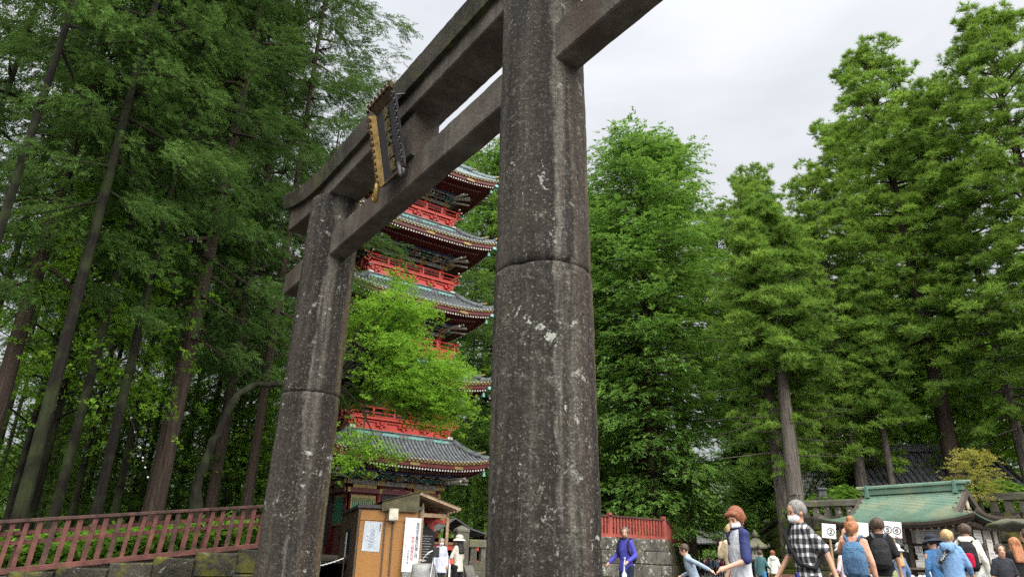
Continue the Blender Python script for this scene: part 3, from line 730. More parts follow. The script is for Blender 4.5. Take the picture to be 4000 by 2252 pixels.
stone_wall('stone_wall', 'low mossy yellow green stone wall under the left picket fence', (XF + 0.10, FY0), (XF + 0.10, FY1 + .2), lambda t: botz(FY0 + t * (FY1 - FY0 + .2)) - 0.01, 4, MOSSST, 0.06, 0.35, 0.85, 0.35, z0=-0.8)
# the raised wood behind it
fg = MB(); ws = []
wy = [-60, -25, -12, -8, -4, 0, 0.9, 1.1]
for y in wy:
    z = botz(max(-9, min(1, y))) - 0.05
    ws.append([Vector((x, y, z0_)) for x, z0_ in ((XF - 0.25, z), (-9, z + .15), (-14, 1.25), (-25, 1.4), (-60, 2.0), (-140, 4.0))])
fg.sheet(ws)
fl = fg.build('forest_floor', SOIL, smooth=True); tag(fl, kind='structure')
fg = MB(); fg.sheet([[Vector((x, y, z)) for x, z in ((-17.2, 0.9), (-19, 1.1), (-30, 1.3), (-60, 1.8), (-140, 4.0))] for y in (1.1, 6, 19, 19.5)])
tag(fg.build('forest_floor', SOIL, smooth=True), kind='structure')
# ---------------- right of the near pillar: stone wall with red fence, turning back along the far path
WX = -13.0
yA, yB = 13.4, 20.05
zw = PX(2480, 2100, WX).z; zf = PX(2480, 2018, WX).z
far = P(2659, 2141, 54.0)
w1 = stone_wall('stone_wall', 'lichen spotted block wall under the red fence right of the near pillar', (WX, yA), (WX, yB), lambda t: zw, 4, WALLST, 0.10, 0.6, 1.3, 0.45)
w2 = stone_wall('stone_wall', 'mossy side of the block wall running back towards the far gate', (WX + .0, yB), (far.x, far.y), lambda t: zw + (far.z - zw) * t, 4, MOSSST, 0.14, 0.7, 1.4, 0.45)
def red_fence(label, a, c, za, zc, h, n, posts, hc=None):
    a, c = Vector((a[0], a[1], za)), Vector((c[0], c[1], zc)); hc = hc or h
    e = empty('picket_fence', a); tag(e, label, 'fence'); d = (c - a); ln = Vector((d.x, d.y, 0)).normalized(); side = Vector((ln.y, -ln.x, 0)); up = Vector((0, 0, 1))
    at = lambda t, f: d * t + up * ((h + (hc - h) * t) * f)
    b = MB(); b.bar(at(0, .98), at(1, .98), 0.17, 0.07); b.build('top_rail', RED_D, e)
    b = MB(); b.bar(at(0, .08), at(1, .08), 0.13, 0.13); b.build('bottom_rail', RED_F, e)
    for f in (0.76, 0.58):
        b = MB(); b.bar(at(0, f) - side * .04, at(1, f) - side * .04, 0.05, 0.085); b.build('middle_rail', RED_F, e)
    q = MB(); q.box((0, 0, 0.5), (0.095, 0.055, 1.0)); me = q.mesh('picket', RED_F)
    for i in range(n):
        t = (i + .5) / n; o = link('picket', me, e, at(t, .14) + side * .02, (0, 0, math.atan2(ln.y, ln.x) + rnd.uniform(-.08, .08))); o.scale = (rnd.uniform(.88, 1.1), 1, (h + (hc - h) * t) * .82)
    for t in posts:
        b = MB(); b.box(at(t, .56), (0.17, 0.17, h * 1.16)); b.build('post', RED_F, e, bevel=.01)
    return e
red_fence('red picket fence on the block wall right of the near pillar', (WX - .12, yA), (WX - .12, yB - .1), zw, zw, zf - zw, 36, (0.0, 0.5, 1.0))
ftop = P(2658, 2103, 54.0).z
red_fence('red fence running back along the far path above the mossy wall', (WX - .1, yB), (far.x, far.y), zw, far.z, zf - zw, 90, (0.33, 0.66, 1.0), ftop - far.z)
tg = MB(); tg.sheet([[Vector((WX - .5, 13.5, zw - .08)), Vector((WX - .5, yB - .3, zw - .08)), Vector((far.x - .4, far.y - .6, far.z - .1))], [Vector((-22, 12.6, zw - .1)), Vector((-22, 24, zw)), Vector((far.x - 8, far.y, far.z + .3))], [Vector((-70, 12, 2.6)), Vector((-70, 30, 2.6)), Vector((-75, 50, 3))]])
tag(tg.build('terrace', SOIL, smooth=True), kind='structure')
# ================================================================ the five-storey pagoda
VERM = plain('vermilion_lacquer', (0.47, 0.042, 0.026), 0.45, 0, 0.18, 1.5, 0.05, 30)
MARO = plain('maroon_lacquer', (0.115, 0.016, 0.016), 0.5, 0, 0.3, 2.0)
TILE = plain('bronze_tile', (0.15, 0.165, 0.175), 0.55, 0.3, 0.45, 5.0, 0.2, 30)
TILEB = plain('blue_green_tile', (0.17, 0.22, 0.225), 0.55, 0.2, 0.4, 5.0, 0.2, 30)
GILT = plain('gilt_trim', (0.25, 0.185, 0.07), 0.5, 0.6, 0.3, 7.0)
TURQ = plain('verdigris', (0.16, 0.38, 0.32), 0.6, 0.1, 0.15, 6.0)
WTIP = plain('white_rafter_tip', (0.72, 0.64, 0.58), 0.6)
TEAL = plain('teal_paint', (0.03, 0.19, 0.14), 0.5); ULTR = plain('blue_paint', (0.05, 0.09, 0.20), 0.5)
OFFW = plain('dull_white_paint', (0.55, 0.52, 0.46), 0.6, var=.4); OCHR = plain('ochre_paint', (0.36, 0.25, 0.10), 0.5)
GREYP = plain('grey_painted_wood', (0.22, 0.20, 0.18), 0.6, var=.5); PNK = plain('dusty_red_paint', (0.34, 0.17, 0.14), 0.6)
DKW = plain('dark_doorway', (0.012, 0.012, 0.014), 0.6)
GRNL = plain('green_lattice', (0.03, 0.22, 0.12), 0.5)
PALET = plain('pale_tile_end', (0.22, 0.24, 0.21), .6, .1, .3)
PC = Vector((-23.98, 10.67, 0.0))
pag = empty('pagoda', PC, R(90)); tag(pag, 'vermilion five storey pagoda with upturned tiled roofs', 'pagoda')
BAL = {1: 0, 2: 2.78, 3: 2.68, 4: 2.57, 5: 2.46}; BODY = {1: 2.37, 2: 2.12, 3: 2.04, 4: 1.98, 5: 1.92}
def rz4(k): return Matrix.Rotation(R(90) * k, 4, 'Z')     # k = 0: the face towards the torii, k = 3: its left neighbour
TS, RS = 0.21, 0.155
# one bracket cluster, seen from the front (-y): stepped arms and bearing blocks
def bracket_mesh(seed):
    g = random.Random(seed); b = MB(); pal = [0, 1, 2, 2, 3, 4, 5, 4]
    for t in range(4):
        y = -0.28 * t; z = 0.26 * t; wd = 0.52 - 0.03 * t
        b.cur = pal[g.randrange(8)]; b.box((0, y - .12, z), (0.11, 0.42, 0.13))
        b.cur = pal[g.randrange(8)]
        b.box((0, y - .26, z + .06), (wd, 0.09, 0.11)); b.cur = 2; b.box((0, y - .262, z + .015), (wd + .02, .10, .03))
        for x in (-wd / 2 + .05, 0, wd / 2 - .05):
            b.cur = pal[g.randrange(8)]; b.box((x, y - .26, z + .165), (0.13, 0.13, 0.09), taper=1.25)
            b.cur = 2; b.box((x, y - .26, z + .215), (0.17, 0.17, 0.02))
    for s in (-1, 0, 1):                                    # carved nosing
        b.cur = pal[g.randrange(8)]; b.tube([(s * .16, -.2, -.02), (s * .17, -.45, .05), (s * .18, -.62, .0), (s * .18, -.70, .06)], [.05, .055, .05, .03], 5)
    return b.mesh('bracket', [TEAL, ULTR, OFFW, OCHR, GREYP, PNK])
BRK = [bracket_mesh(s) for s in range(5)]
_rf = MB(); _rf.box((0, 0.55, 0), (0.075, 1.1, 0.085)); _rf.cur = 1; _rf.box((0, -.006, 0), (0.078, 0.012, 0.088)); RAF = _rf.mesh('rafter', [MARO, WTIP])
_rf = MB(); _rf.box((0, 0.6, 0), (0.075, 1.2, 0.085)); _rf.cur = 1; _rf.box((0, -.006, 0), (0.078, 0.012, 0.088)); RAF2 = _rf.mesh('base_rafter', [MARO, PNK])
bell_ = MB(); bell_.tube([(0, 0, .16), (0, 0, .13), (0, 0, .10), (0, 0, -.02), (0, 0, -.10), (0, 0, -.14)], [.012, .03, .06, .075, .085, .105], 10); bell_.tube([(0, 0, .3), (0, 0, .15)], .008, 5); BELL = bell_.mesh('wind_bell', TURQ, True)
_p = MB(); _p.prism([(-.15, -.05), (-.11, -.11), (.11, -.11), (.15, -.05), (.15, .05), (.11, .11), (-.11, .11), (-.15, .05)], -0.012, 0.012, Matrix.Rotation(R(90), 4, 'X')); PLATE = _p.mesh('gilt_plate', GILT)
for k in range(1, 6):
    z0 = 4.0 * (k - 1); E = 4.32 if k == 1 else 4.2; ze = 5.34 + z0; lift = 0.36
    top5 = (k == 5); Rt = 0.42 if top5 else BAL[k + 1] + 0.08; zt = ze + (3.9 if top5 else 1.16)
    half = lambda s: E + (Rt - E) * s
    def rz_(s, a): return ze + (zt - ze) * (0.62 * s + 0.38 * s ** 2.0) + lift * abs(a) ** 3.2 * (1 - s) ** 2
    tm = TILEB if top5 else TILE
    # roof skin (four slopes), eave edge and soffit in one shell
    b = MB()
    for f in range(4):
        M = rz4(f); ns = 10
        b.cur = 0; b.sheet([[M @ Vector((half(s) * a, -half(s), rz_(s, a))) for a in [-1 + 2 * j / 24 for j in range(25)]] for s in [i / ns for i in range(ns + 1)]])
        prof = [(0, 0.0, 1), (0.0, -0.07, 1), (-0.06, -0.075, 2), (-0.07, -0.26, 2), (-0.22, -0.27, 2), (-0.9, -0.26, 2), (-1.95, -0.02, 2)]
        for q in range(len(prof) - 1):
            (d0, h0, _), (d1, h1, mi) = prof[q], prof[q + 1]; b.cur = mi
            rows = []
            for (d, h) in ((d0, h0), (d1, h1)):
                r_ = E + d; fd = max(0.0, 1 - (-d) / 2.0); rows.append([M @ Vector((r_ * a, -r_, ze + h + lift * abs(a) ** 3.2 * fd ** 1.5)) for a in [-1 + 2 * j / 24 for j in range(25)]])
            b.sheet(rows)
    roof = b.build('roof', [tm, GILT, MARO], pag)
    # tile rolls with gilded ends
    def roll(x, f, into=None):
        a0 = x / E; smax = min(1.0, (E - abs(x)) / (E - Rt) + 0.001)
        n = max(2, int(6 * smax) + 1); pts = [Vector((x, -half(s) + (-.02 if i == 0 else 0), rz_(s, x / half(s)) + 0.03)) for i, s in enumerate([smax * j / n for j in range(n + 1)])]
        q = into or MB(); q.cur = 0; q.tube(pts, 0.062, 6); q.cur = 1
        c = pts[0] + Vector((0, -0.012, 0)); q.tube([c, c + Vector((0, .03, 0))], 0.075, 8); return q
    nr = int(E / TS); rest = MB()
    for f in range(4):
        rs = MB()
        for i in range(-nr, nr + 1):
            x = i * TS * 0.985
            if f == 0 or (f == 3 and k == 1):
                o = roll(x, f).build('tile_roll', [tm, GILT if k < 3 else PALET], roof, True); o.rotation_euler = (0, 0, R(90) * f)
            else:
                q0 = len(rest.v); roll(x, f, rest)
                M = rz4(f)
                for t_ in range(q0, len(rest.v)): rest.v[t_] = tuple(M @ Vector(rest.v[t_]))
    rest.build('tile_rolls', [tm, GILT if k < 3 else PALET], roof, True)['kind'] = 'stuff'
    # hip ridges with upturned ends, corner bells
    for f in range(4):
        M = rz4(f); q = MB()
        for (w_, s0, s1, dz) in ((0.10, 0.30, 1.0, 0.16), (0.085, 0.03, 0.30, 0.10)):
            pts = [M @ Vector((half(s), -half(s), rz_(s, 1.0) + dz + 0.02 + 0.10 * max(0, (s0 + .12 - s) / .12) ** 2 * .6)) for s in [s0 + (s1 - s0) * j / 6 for j in range(7)]]
            for e_, hh in ((w_, 0.22), (w_ * 1.5, .10)):
                for j in range(6): q.bar(pts[j], pts[j + 1], e_ * 1.6, hh)
            q.cur = 1; d = (pts[0] - pts[1]).normalized(); q.bar(pts[0] + Vector((0, 0, .08)), pts[0] + d * 0.22 + Vector((0, 0, .14)), .09, .09); q.cur = 0
        q.build('hip_ridge', [tm, GILT], roof)
        c = M @ Vector((E - .12, -E + .12, ze + lift - .30)); 
        cb = MB(); cb.box(c, (.24, .24, .16), taper=.7); cb.build('corner_cap', TURQ, roof)
        link('wind_bell', BELL, roof, M @ Vector((E - .32, -E + .32, ze + lift - .62)))
        for x in (-E * .55, 0, E * .55):
            o = link('gilt_plate', PLATE, roof, M @ Vector((x, -E + .055, ze - .16))); o.rotation_euler = (0, 0, R(90) * f); o.scale = (1.7, 1, .6)
    # rafters: white tipped flying rafters and darker base rafters below
    nf = int((E - .3) / RS)
    eav = MB(); eav.box((0, 0, ze - .14), (5.3, 5.3, .10)); eav = eav.build('eaves', MARO, pag)
    oth = MB()
    for f in range(4):
        M = rz4(f)
        for i in range(-nf, nf + 1):
            x = i * RS; zz = ze - .335 + lift * (abs(x) / E) ** 3.2
            if f == 0:
                o = link('rafter', RAF, eav, Vector((x, -E + .16, zz))); o.rotation_euler = (R(4), 0, 0)
            else: oth.cur = 0; oth.box(M @ Vector((x, -E + .7, zz + .03)), (.075, 1.1, .085), M.to_3x3()); oth.cur = 1; oth.box(M @ Vector((x, -E + .145, zz)), (.078, .012, .088), M.to_3x3())
            if abs(x) < E - .75: oth.cur = 0; oth.box(M @ Vector((x, -E + 1.3, zz - .10)), (.075, 1.1, .085), M.to_3x3()); oth.cur = 2; oth.box(M @ Vector((x, -E + .744, zz - .10)), (.078, .012, .088), M.to_3x3())
    oth.build('far_rafters', [MARO, WTIP, PNK], eav)['kind'] = 'stuff'
    # walls
    bd = BODY[k]; wz0 = 0.9 if k == 1 else z0 + 3.2; wz1 = ze - 1.0
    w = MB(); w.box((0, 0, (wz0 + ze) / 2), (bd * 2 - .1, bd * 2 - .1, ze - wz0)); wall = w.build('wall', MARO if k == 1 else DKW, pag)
    for f in range(4):
        M = rz4(f)
        if f in (0, 3) :
            for x in (-bd, -bd / 3, bd / 3, bd):
                q = MB(); q.tube([M @ Vector((x, -bd, wz0)), M @ Vector((x, -bd, wz1))], .14, 10); q.build('column', MARO if k == 1 else VERM, wall, True)
            q = MB(); q.cur = 0; q.box(M @ Vector((0, -bd - .05, wz1 + .02)), (bd * 2 + .5, .2, .24), M.to_3x3()); q.cur = 1
            for x in (-bd - .1, -bd / 3, bd / 3, bd + .1): q.box(M @ Vector((x, -bd - .13, wz1 + .02)), (.42, .08, .27), M.to_3x3())
            q.build('tie_beam', [GREYP, GILT], wall, bevel=.03)
            q = MB(); q.box(M @ Vector((0, -bd - .06, wz1 - .36)), (bd * 2 + .1, .16, .2), M.to_3x3()); q.build('lower_beam', MARO, wall)
            if k == 1:
                for s in (-1, 1):
                    q = MB(); q.box(M @ Vector((s * bd * .67, -bd - .06, wz1 - .17)), (bd * .5, .1, .16), M.to_3x3()); q.build('gilt_panel', GILT, wall)
                    q = MB(); q.box(M @ Vector((s * bd * .67, -bd - .01, wz1 - 1.25)), (bd * .52, .08, 1.35), M.to_3x3()); q.build('window_frame', GILT, wall)
                    q = MB()
                    for i in range(11): q.box(M @ Vector((s * bd * .67 + (i - 5) * bd * .042, -bd - .06, wz1 - 1.25)), (.05, .06, 1.1), M.to_3x3())
                    q.build('window_slats', GRNL, wall)
                q = MB(); q.box(M @ Vector((0, -bd + .02, wz1 - 1.6)), (bd * .6, .16, 2.3), M.to_3x3()); q.build('door', DKW, wall)
                q = MB()
                for x in (-.32, 0, .32): q.box(M @ Vector((x * bd * .9, -bd - .08, wz1 - .30)), (.34, .06, .14), M.to_3x3())
                q.build('door_fittings', GILT, wall)
                for x in (-bd, -bd / 3, bd / 3, bd):
                    o = link('gilt_plate', PLATE, wall, M @ Vector((x, -bd - .16, wz1 - .36))); o.rotation_euler = (0, 0, R(90) * f); o.scale = (.5, 1, 1)
        for i in range(7):
            x = bd * (-1 + i / 3.0)
            o = link('bracket', BRK[(i + k) % 5], wall, M @ Vector((x, -bd - .02, wz1 + .20))); o.rotation_euler = (0, 0, R(90) * f); o.scale = (1.15, 1.0, 0.86)
        for i, an in enumerate((14, 30, 45, 60, 76)):
            a = R(an); q = MB()
            c0 = M @ Vector((bd + .1, -bd - .1, wz1 + .30 + .10 * (i % 2) + .06 * (2 - abs(i - 2)))); c1 = M @ Vector((bd + .1 + 1.35 * math.sin(a), -bd - .1 - 1.35 * math.cos(a), wz1 + .40 + .12 * (i % 2) - .05 * abs(i - 2)))
            q.bar(c0, c1, .075, .085); q.cur = 1; dd = (c1 - c0).normalized(); q.bar(c1, c1 + dd * .02, .085, .095); q.build('tail_rafter', [OFFW, WTIP], wall)
        for t, (yy, zz, mt) in enumerate(((.30, .30, TEAL), (.62, .52, ULTR), (.92, .74, GREYP))):
            q = MB(); q.box(M @ Vector((0, -bd - yy, wz1 + zz)), (2 * (bd + yy), .10, .10), M.to_3x3()); q.build('bracket_beam', mt, wall)
    # ridge band with verdigris cartouches, then the next balcony
    if not top5:
        B = BAL[k + 1]; zb = ze + 1.16
        q = MB(); q.box((0, 0, zb + .06), (2 * B + .22, 2 * B + .22, .30)); q.box((0, 0, zb + .22), (2 * B + .34, 2 * B + .34, .04)); band = q.build('ridge_band', tm, roof)
        for f in (0, 3):
            M = rz4(f)
            for i in range(4):
                x = (-1.5 + i) * B * .5
                q = MB(); n_ = 6; hw, hh = B * .14, .06
                poly = [(hw + hh * math.cos(a), hh * math.sin(a)) for a in [-math.pi / 2 + math.pi * j / n_ for j in range(n_ + 1)]] + [(-hw + hh * math.cos(a), hh * math.sin(a)) for a in [math.pi / 2 + math.pi * j / n_ for j in range(n_ + 1)]]
                q.prism(poly, -.01, .02, M @ Matrix.Translation((x, -B - .12, zb + .06)) @ Matrix.Rotation(R(90), 4, 'X')); q.build('cartouche', TURQ, roof)
        zb = zb + .24
        q = MB(); q.box((0, 0, zb + .25), (2 * B - .16, 2 * B - .16, .50)); q.box((0, 0, zb + .56), (2 * B + .16, 2 * B + .16, .10)); q.box((0, 0, zb + .42), (2 * B - .02, 2 * B - .02, .06)); q.box((0, 0, zb + .05), (2 * B - .06, 2 * B - .06, .10))
        bal = q.build('balcony', VERM, pag)
        for f in range(4):
            M = rz4(f); yq = -B - .02
            for hz, th in ((.66, .09), (.83, .055), (1.06, .075)):
                ov = .30 if hz != .83 else .16
                q = MB(); q.tube([M @ Vector((-B - ov, yq, zb + hz + .07)), M @ Vector((-B - ov + .1, yq, zb + hz + .02)), M @ Vector((-B - .02, yq, zb + hz)), M @ Vector((B + .02, yq, zb + hz)), M @ Vector((B + ov - .1, yq, zb + hz + .02)), M @ Vector((B + ov, yq, zb + hz + .07))], th / 2, 8); q.build('rail', VERM, bal, True)
                for s in (-1, 1):
                    q = MB(); q.tube([M @ Vector((s * (B + ov - .02), yq, zb + hz + .06)), M @ Vector((s * (B + ov + .05), yq, zb + hz + .10))], th / 2 + .012, 8); q.build('rail_cap', OFFW if hz > 1 else GILT, bal, True)
            if f in (0, 3):
                for i in range(6):
                    x = B * (-1 + .4 * i); q = MB(); q.box(M @ Vector((x, yq, zb + .85)), (.08, .08, .42), M.to_3x3()); q.build('rail_post', VERM, bal)
                for i in range(5):
                    x = B * (-.85 + .425 * i)
                    q = MB(); q.box(M @ Vector((x, -B + .02, zb + .26)), (.5, .12, .07), M.to_3x3()); q.box(M @ Vector((x, -B + .0, zb + .36)), (.17, .2, .14), M.to_3x3(), taper=1.2)
                    q.box(M @ Vector((x, -B + .02, zb + .18)), (.14, .1, .12), M.to_3x3())
                    for s in (-1, 1): q.box(M @ Vector((x + s * .2, -B + .02, zb + .34)), (.12, .12, .09), M.to_3x3(), taper=1.2)
                    q.build('bracket_block', VERM, bal)
            q = MB(); q.box(M @ Vector((B - .08, -B + .08, zb + .55)), (.26, .26, .14)); q.box(M @ Vector((B - .12, -B + .12, zb + .06)), (.3, .3, .16)); q.build('corner_fitting', OFFW, bal)
# the spire on the top roof
q = MB(); zt = 5.34 + 16 + 3.9; q.box((0, 0, zt + .1), (1.0, 1.0, .5)); q.tube([(0, 0, zt + .3), (0, 0, zt + 2.2)], .07, 8)
for i in range(4): q.tube([(0, 0, zt + .7 + i * .35), (0, 0, zt + .76 + i * .35)], .32 - .03 * i, 14)
q.build('spire', GOLDD, pag)
# stone platform and compound ground
q = MB(); q.box((PC.x, PC.y, .55), (7.4, 7.4, .75)); o = q.build('pagoda_platform', WALLST); tag(o, kind='structure')
# ================================================================ ticket hut, shelter and things in front of the pagoda
ORNG = plain('orange_brown_siding', (0.36, 0.165, 0.040), 0.55, 0, 0.12, 1.2, 0.12, 60, stretch=(1, 1, .1))
DKBR = plain('dark_brown_siding', (0.070, 0.042, 0.022), 0.6, 0, 0.25, 1.2, 0.1, 60)
BATT = plain('brown_batten', (0.10, 0.060, 0.035), 0.55); SLATE = plain('dark_roof_sheet', (0.045, 0.042, 0.045), 0.5)
CREAM = plain('cream_metal', (0.60, 0.56, 0.44), 0.45); PAPER = plain('white_paper', (0.72, 0.74, 0.78), 0.5, 0, 0.06, 5.0, 0.25, 8); PAPERB = plain('bluish_paper', (0.55, 0.60, 0.66), 0.5, 0, 0.08, 4.0, 0.2, 9)
WOODL = plain('pale_timber', (0.36, 0.25, 0.15), 0.7, 0, 0.3, 6, 0.2, 60); WOODW = plain('weathered_timber', (0.17, 0.125, 0.085), 0.8, 0, 0.35, 6, 0.25, 60)
PLYG = plain('mossy_plywood', (0.095, 0.085, 0.045), 0.85, 0, 0.45, 3, 0.2, 30); GLASSD = plain('dark_window_glass', (0.012, 0.014, 0.016), 0.08)
INK = ink_mat('black_ink', (0.03, 0.03, 0.035)); REDI = ink_mat('red_ink', (0.50, 0.05, 0.06)); BLUEI = ink_mat('blue_grey_ink', (0.25, 0.33, 0.40)); GREYI = ink_mat('grey_ink', (0.28, 0.28, 0.28))
WHT = plain('white_paint', (0.78, 0.78, 0.76), 0.5, 0, 0.08); BLKM = plain('black_metal', (0.015, 0.015, 0.016), 0.5); TARP = plain('grey_tarpaulin', (0.30, 0.30, 0.29), 0.6, 0, 0.2, 5, 0.4, 9)
GREYM = plain('grey_metal', (0.35, 0.35, 0.36), 0.4, 0.6)
HA = G(1384, 24.3); HR = R(74)
hut = empty('ticket_hut', HA, HR); tag(hut, 'orange brown panelled ticket hut with flat dark roof between the torii pillars', 'hut')
HW, HD, HH = 2.02, 4.8, 2.58
b = MB(); b.box((HW / 2, HD / 2, HH / 2), (HW - .06, HD - .06, HH - .04)); b.build('core', BATT, hut)
xs_ = [0.03, 0.87, 1.13, HW - .04]
for i in range(3):
    for (za, zb) in ((0.05, HH - .40), (HH - .385, HH - .06)):
        b = MB(); b.box(((xs_[i] + xs_[i + 1]) / 2, 0.012, (za + zb) / 2), (xs_[i + 1] - xs_[i] - .03, .05, zb - za)); b.build('front_panel', ORNG, hut)
for x in [0.0] + xs_[1:3] + [HW]:
    b = MB(); b.box((x, -.005, HH / 2), (.055, .075, HH)); b.build('batten', BATT, hut)
for i in range(8):
    b = MB(); b.box((0.012, .1 + .6 * i + .26, HH / 2 + (.45 if 2 <= i <= 3 else 0) * 0), (.05, .565, HH - .1)); b.build('side_panel', DKBR, hut)
b = MB(); b.box((-.02, 2.0, 1.45), (.06, 1.15, 1.05)); b.build('window_frame', BLKM, hut)
b = MB(); b.box((-.045, 2.0, 1.45), (.03, 1.02, .92)); b.build('window_pane', GLASSD, hut)
b = MB(); b.box((-.065, 2.36, 1.45), (.006, .30, .85)); b.build('window_notice', PAPER, hut)
b = MB(); b.box((HW / 2, HD / 2, HH + .03), (HW + .16, HD + .2, .09)); b.box((HW / 2, HD / 2, HH + .09), (HW + .10, HD + .14, .03)); b.build('roof', SLATE, hut, bevel=.01)
b = MB(); M0 = Matrix.Rotation(R(90), 4, 'Z') @ Matrix.Rotation(R(90), 4, 'X')
b.prism([(-.02, 0), (-.10, .32), (.0, .36), (.24, .36), (.24, .30), (.28, .05), (.28, 0)], -.15, .15, Matrix.Translation((1.09, -.02, HH - .36)) @ Matrix.Rotation(R(-90), 4, 'Z') @ Matrix.Rotation(R(90), 4, 'X'))
b.build('lamp_hood', CREAM, hut, bevel=.008)
b = MB(); b.box((1.09, -.15, HH - .375), (.26, .18, .03)); b.build('lamp_tube', WHT, hut)
# poster with a line drawing of a pagoda
po = empty('poster', hut.matrix_basis @ Vector((.48, -.025, 1.70)), HR + R(1)); po.rotation_euler = (0, R(2.0), HR)
tag(po, 'pale poster with a fine blue line drawing of a pagoda on the hut', 'poster')
b = MB(); gr_ = [[Vector((-.285 + .57 * i / 8, -.008 * math.sin(i * 1.7 + j), -.46 + .92 * j / 8)) for i in range(9)] for j in range(9)]; b.sheet(gr_); b.build('sheet', PAPERB, po, True)
b = MB()
def stroke(pts, w=.004, y=-.016):
    for p, q in zip(pts[:-1], pts[1:]): b.bar((p[0], y, p[1]), (q[0], y, q[1]), .004, w, up=Vector((0, 0, 1)))
for k in range(5):
    z = -.24 + .10 * k; w = .105 - .008 * k
    stroke([(-w, z), (-w * .7, z + .022), (-w * .5, z + .05), (w * .5, z + .05), (w * .7, z + .022), (w, z)]); stroke([(-w, z), (w, z)]); stroke([(-w * .45, z), (-w * .45, z - .05)]); stroke([(w * .45, z), (w * .45, z - .05)]); stroke([(-w * .55, z - .02), (w * .55, z - .02)])
stroke([(0, .2), (0, .33)]); stroke([(-.13, -.3), (.13, -.3)]); stroke([(-.16, -.36), (.0, -.33), (.16, -.36)]); stroke([(-.2, .02), (-.05, -.03)]); stroke([(-.16, -.1), (.1, -.19)])
b.build('line_drawing', BLUEI, po)
text('caption', '\n'.join('五重塔断面図'), .045, INK, po, (.235, -.016, .30), (R(90), 0, 0), spacing=.95)
# tall banner board leaning against the corner
bn = empty('banner', hut.matrix_basis @ Vector((1.765, -.16, .64)), HR); bn.rotation_euler = (R(-3), R(1.2), HR)
tag(bn, 'tall white banner board with black and red vertical lettering beside the hut', 'banner')
b = MB(); b.sheet([[Vector((-.27 + .54 * i / 10, -.02 - .006 * math.sin(i * 2.1 + j * .9) - .004 * math.sin(j * 1.7), 1.68 * j / 24)) for i in range(11)] for j in range(25)]); b.sheet([[Vector((-.27, .02, 0)), Vector((.27, .02, 0))], [Vector((-.27, .02, 1.68)), Vector((.27, .02, 1.68))]])
b.build('cloth', PAPER, bn, True)
b = MB(); b.box((0, 0.01, .84), (.53, .028, 1.67)); b.build('board', WOODW, bn)
RX = (R(90), 0, 0)
text('lettering', '\n'.join('東照宮五重塔初重心柱'), .118, INK, bn, (.165, -.034, .98), RX, spacing=.93)
text('lettering', '\n'.join('特別公開受付所'), .114, REDI, bn, (.03, -.034, .72), RX, spacing=.96)
text('lettering', '\n'.join('日光東照宮'), .07, INK, bn, (-.095, -.034, .46), RX, spacing=1.25)
text('lettering', '\n'.join('後援一般社団法人日光観光協会'), .036, GREYI, bn, (-.205, -.034, .56), RX, spacing=1.15)
b = MB(); b.box((1.765, -.13, .31), (.50, .3, .62)); o = b.build('banner_block', plain('concrete', (.25, .25, .23), .9), None, bevel=.02); o.matrix_basis = hut.matrix_basis; tag(o, 'concrete block under the white banner board', 'block')
# timber shelter
sh = empty('timber_shelter', hut.matrix_basis @ Vector((2.15, .25, 0)), HR); tag(sh, 'rough timber shelter with open gable roof right of the ticket hut', 'shelter')
for (x, y) in ((0, 0), (.90, 0), (0.0, 2.3), (.90, 2.3)):
    b = MB(); b.box((x, y, 1.22 if x else 1.36), (.10, .10, 2.44 if x else 2.72)); b.build('post', WOODW if y else WOODL, sh, bevel=.006)
for (a, c) in (((0, 0, 2.44), (.95, 0, 2.44)), ((0, 2.3, 2.44), (.95, 2.3, 2.44)), ((.90, -.1, 2.50), (.90, 2.5, 2.50)), ((0, -.1, 2.76), (0, 2.5, 2.76))):
    b = MB(); b.bar(a, c, .06, .13); b.build('beam', WOODL, sh, bevel=.005)
ap, rl, ll = (-.20, 3.06), (1.20, 2.60), (-1.45, 2.70)
for i in range(7):
    y = -.25 + i * .45
    b = MB(); b.bar((ap[0], y, ap[1]), (rl[0], y, rl[1]), .05, .09); b.build('rafter', WOODL, sh)
for i in range(5):
    t = (i + .5) / 5; b = MB(); b.bar((ap[0] + (rl[0] - ap[0]) * t, -.4, ap[1] + (rl[1] - ap[1]) * t + .07), (ap[0] + (rl[0] - ap[0]) * t, 2.7, ap[1] + (rl[1] - ap[1]) * t + .07), .09, .045); b.build('purlin', WOODL, sh)
b = MB()
for (p, q) in ((ap, rl), (ap, ll)):
    b.add([(p[0], -.45, p[1] + .10), (q[0], -.45, q[1] + .10), (q[0], 2.8, q[1] + .10), (p[0], 2.8, p[1] + .10), (p[0], -.45, p[1] + .12), (q[0], -.45, q[1] + .12), (q[0], 2.8, q[1] + .12), (p[0], 2.8, p[1] + .12)], [(0, 1, 2, 3), (7, 6, 5, 4), (0, 4, 5, 1), (1, 5, 6, 2), (2, 6, 7, 3), (3, 7, 4, 0)])
b.build('roof_sheet', PLYG, sh)
b = MB(); b.bar((ap[0], -.42, ap[1] + .05), (rl[0] + .03, -.42, rl[1] + .05), .03, .10); b.build('barge_board', WOODL, sh)
b = MB(); b.add([(ap[0], -.40, ap[1] + .08), (ll[0], -.40, ll[1] + .08), (ll[0], -.40, 2.5), (ap[0], -.40, 2.5)], [(0, 1, 2, 3)]); b.build('gable_panel', PLYG, sh)
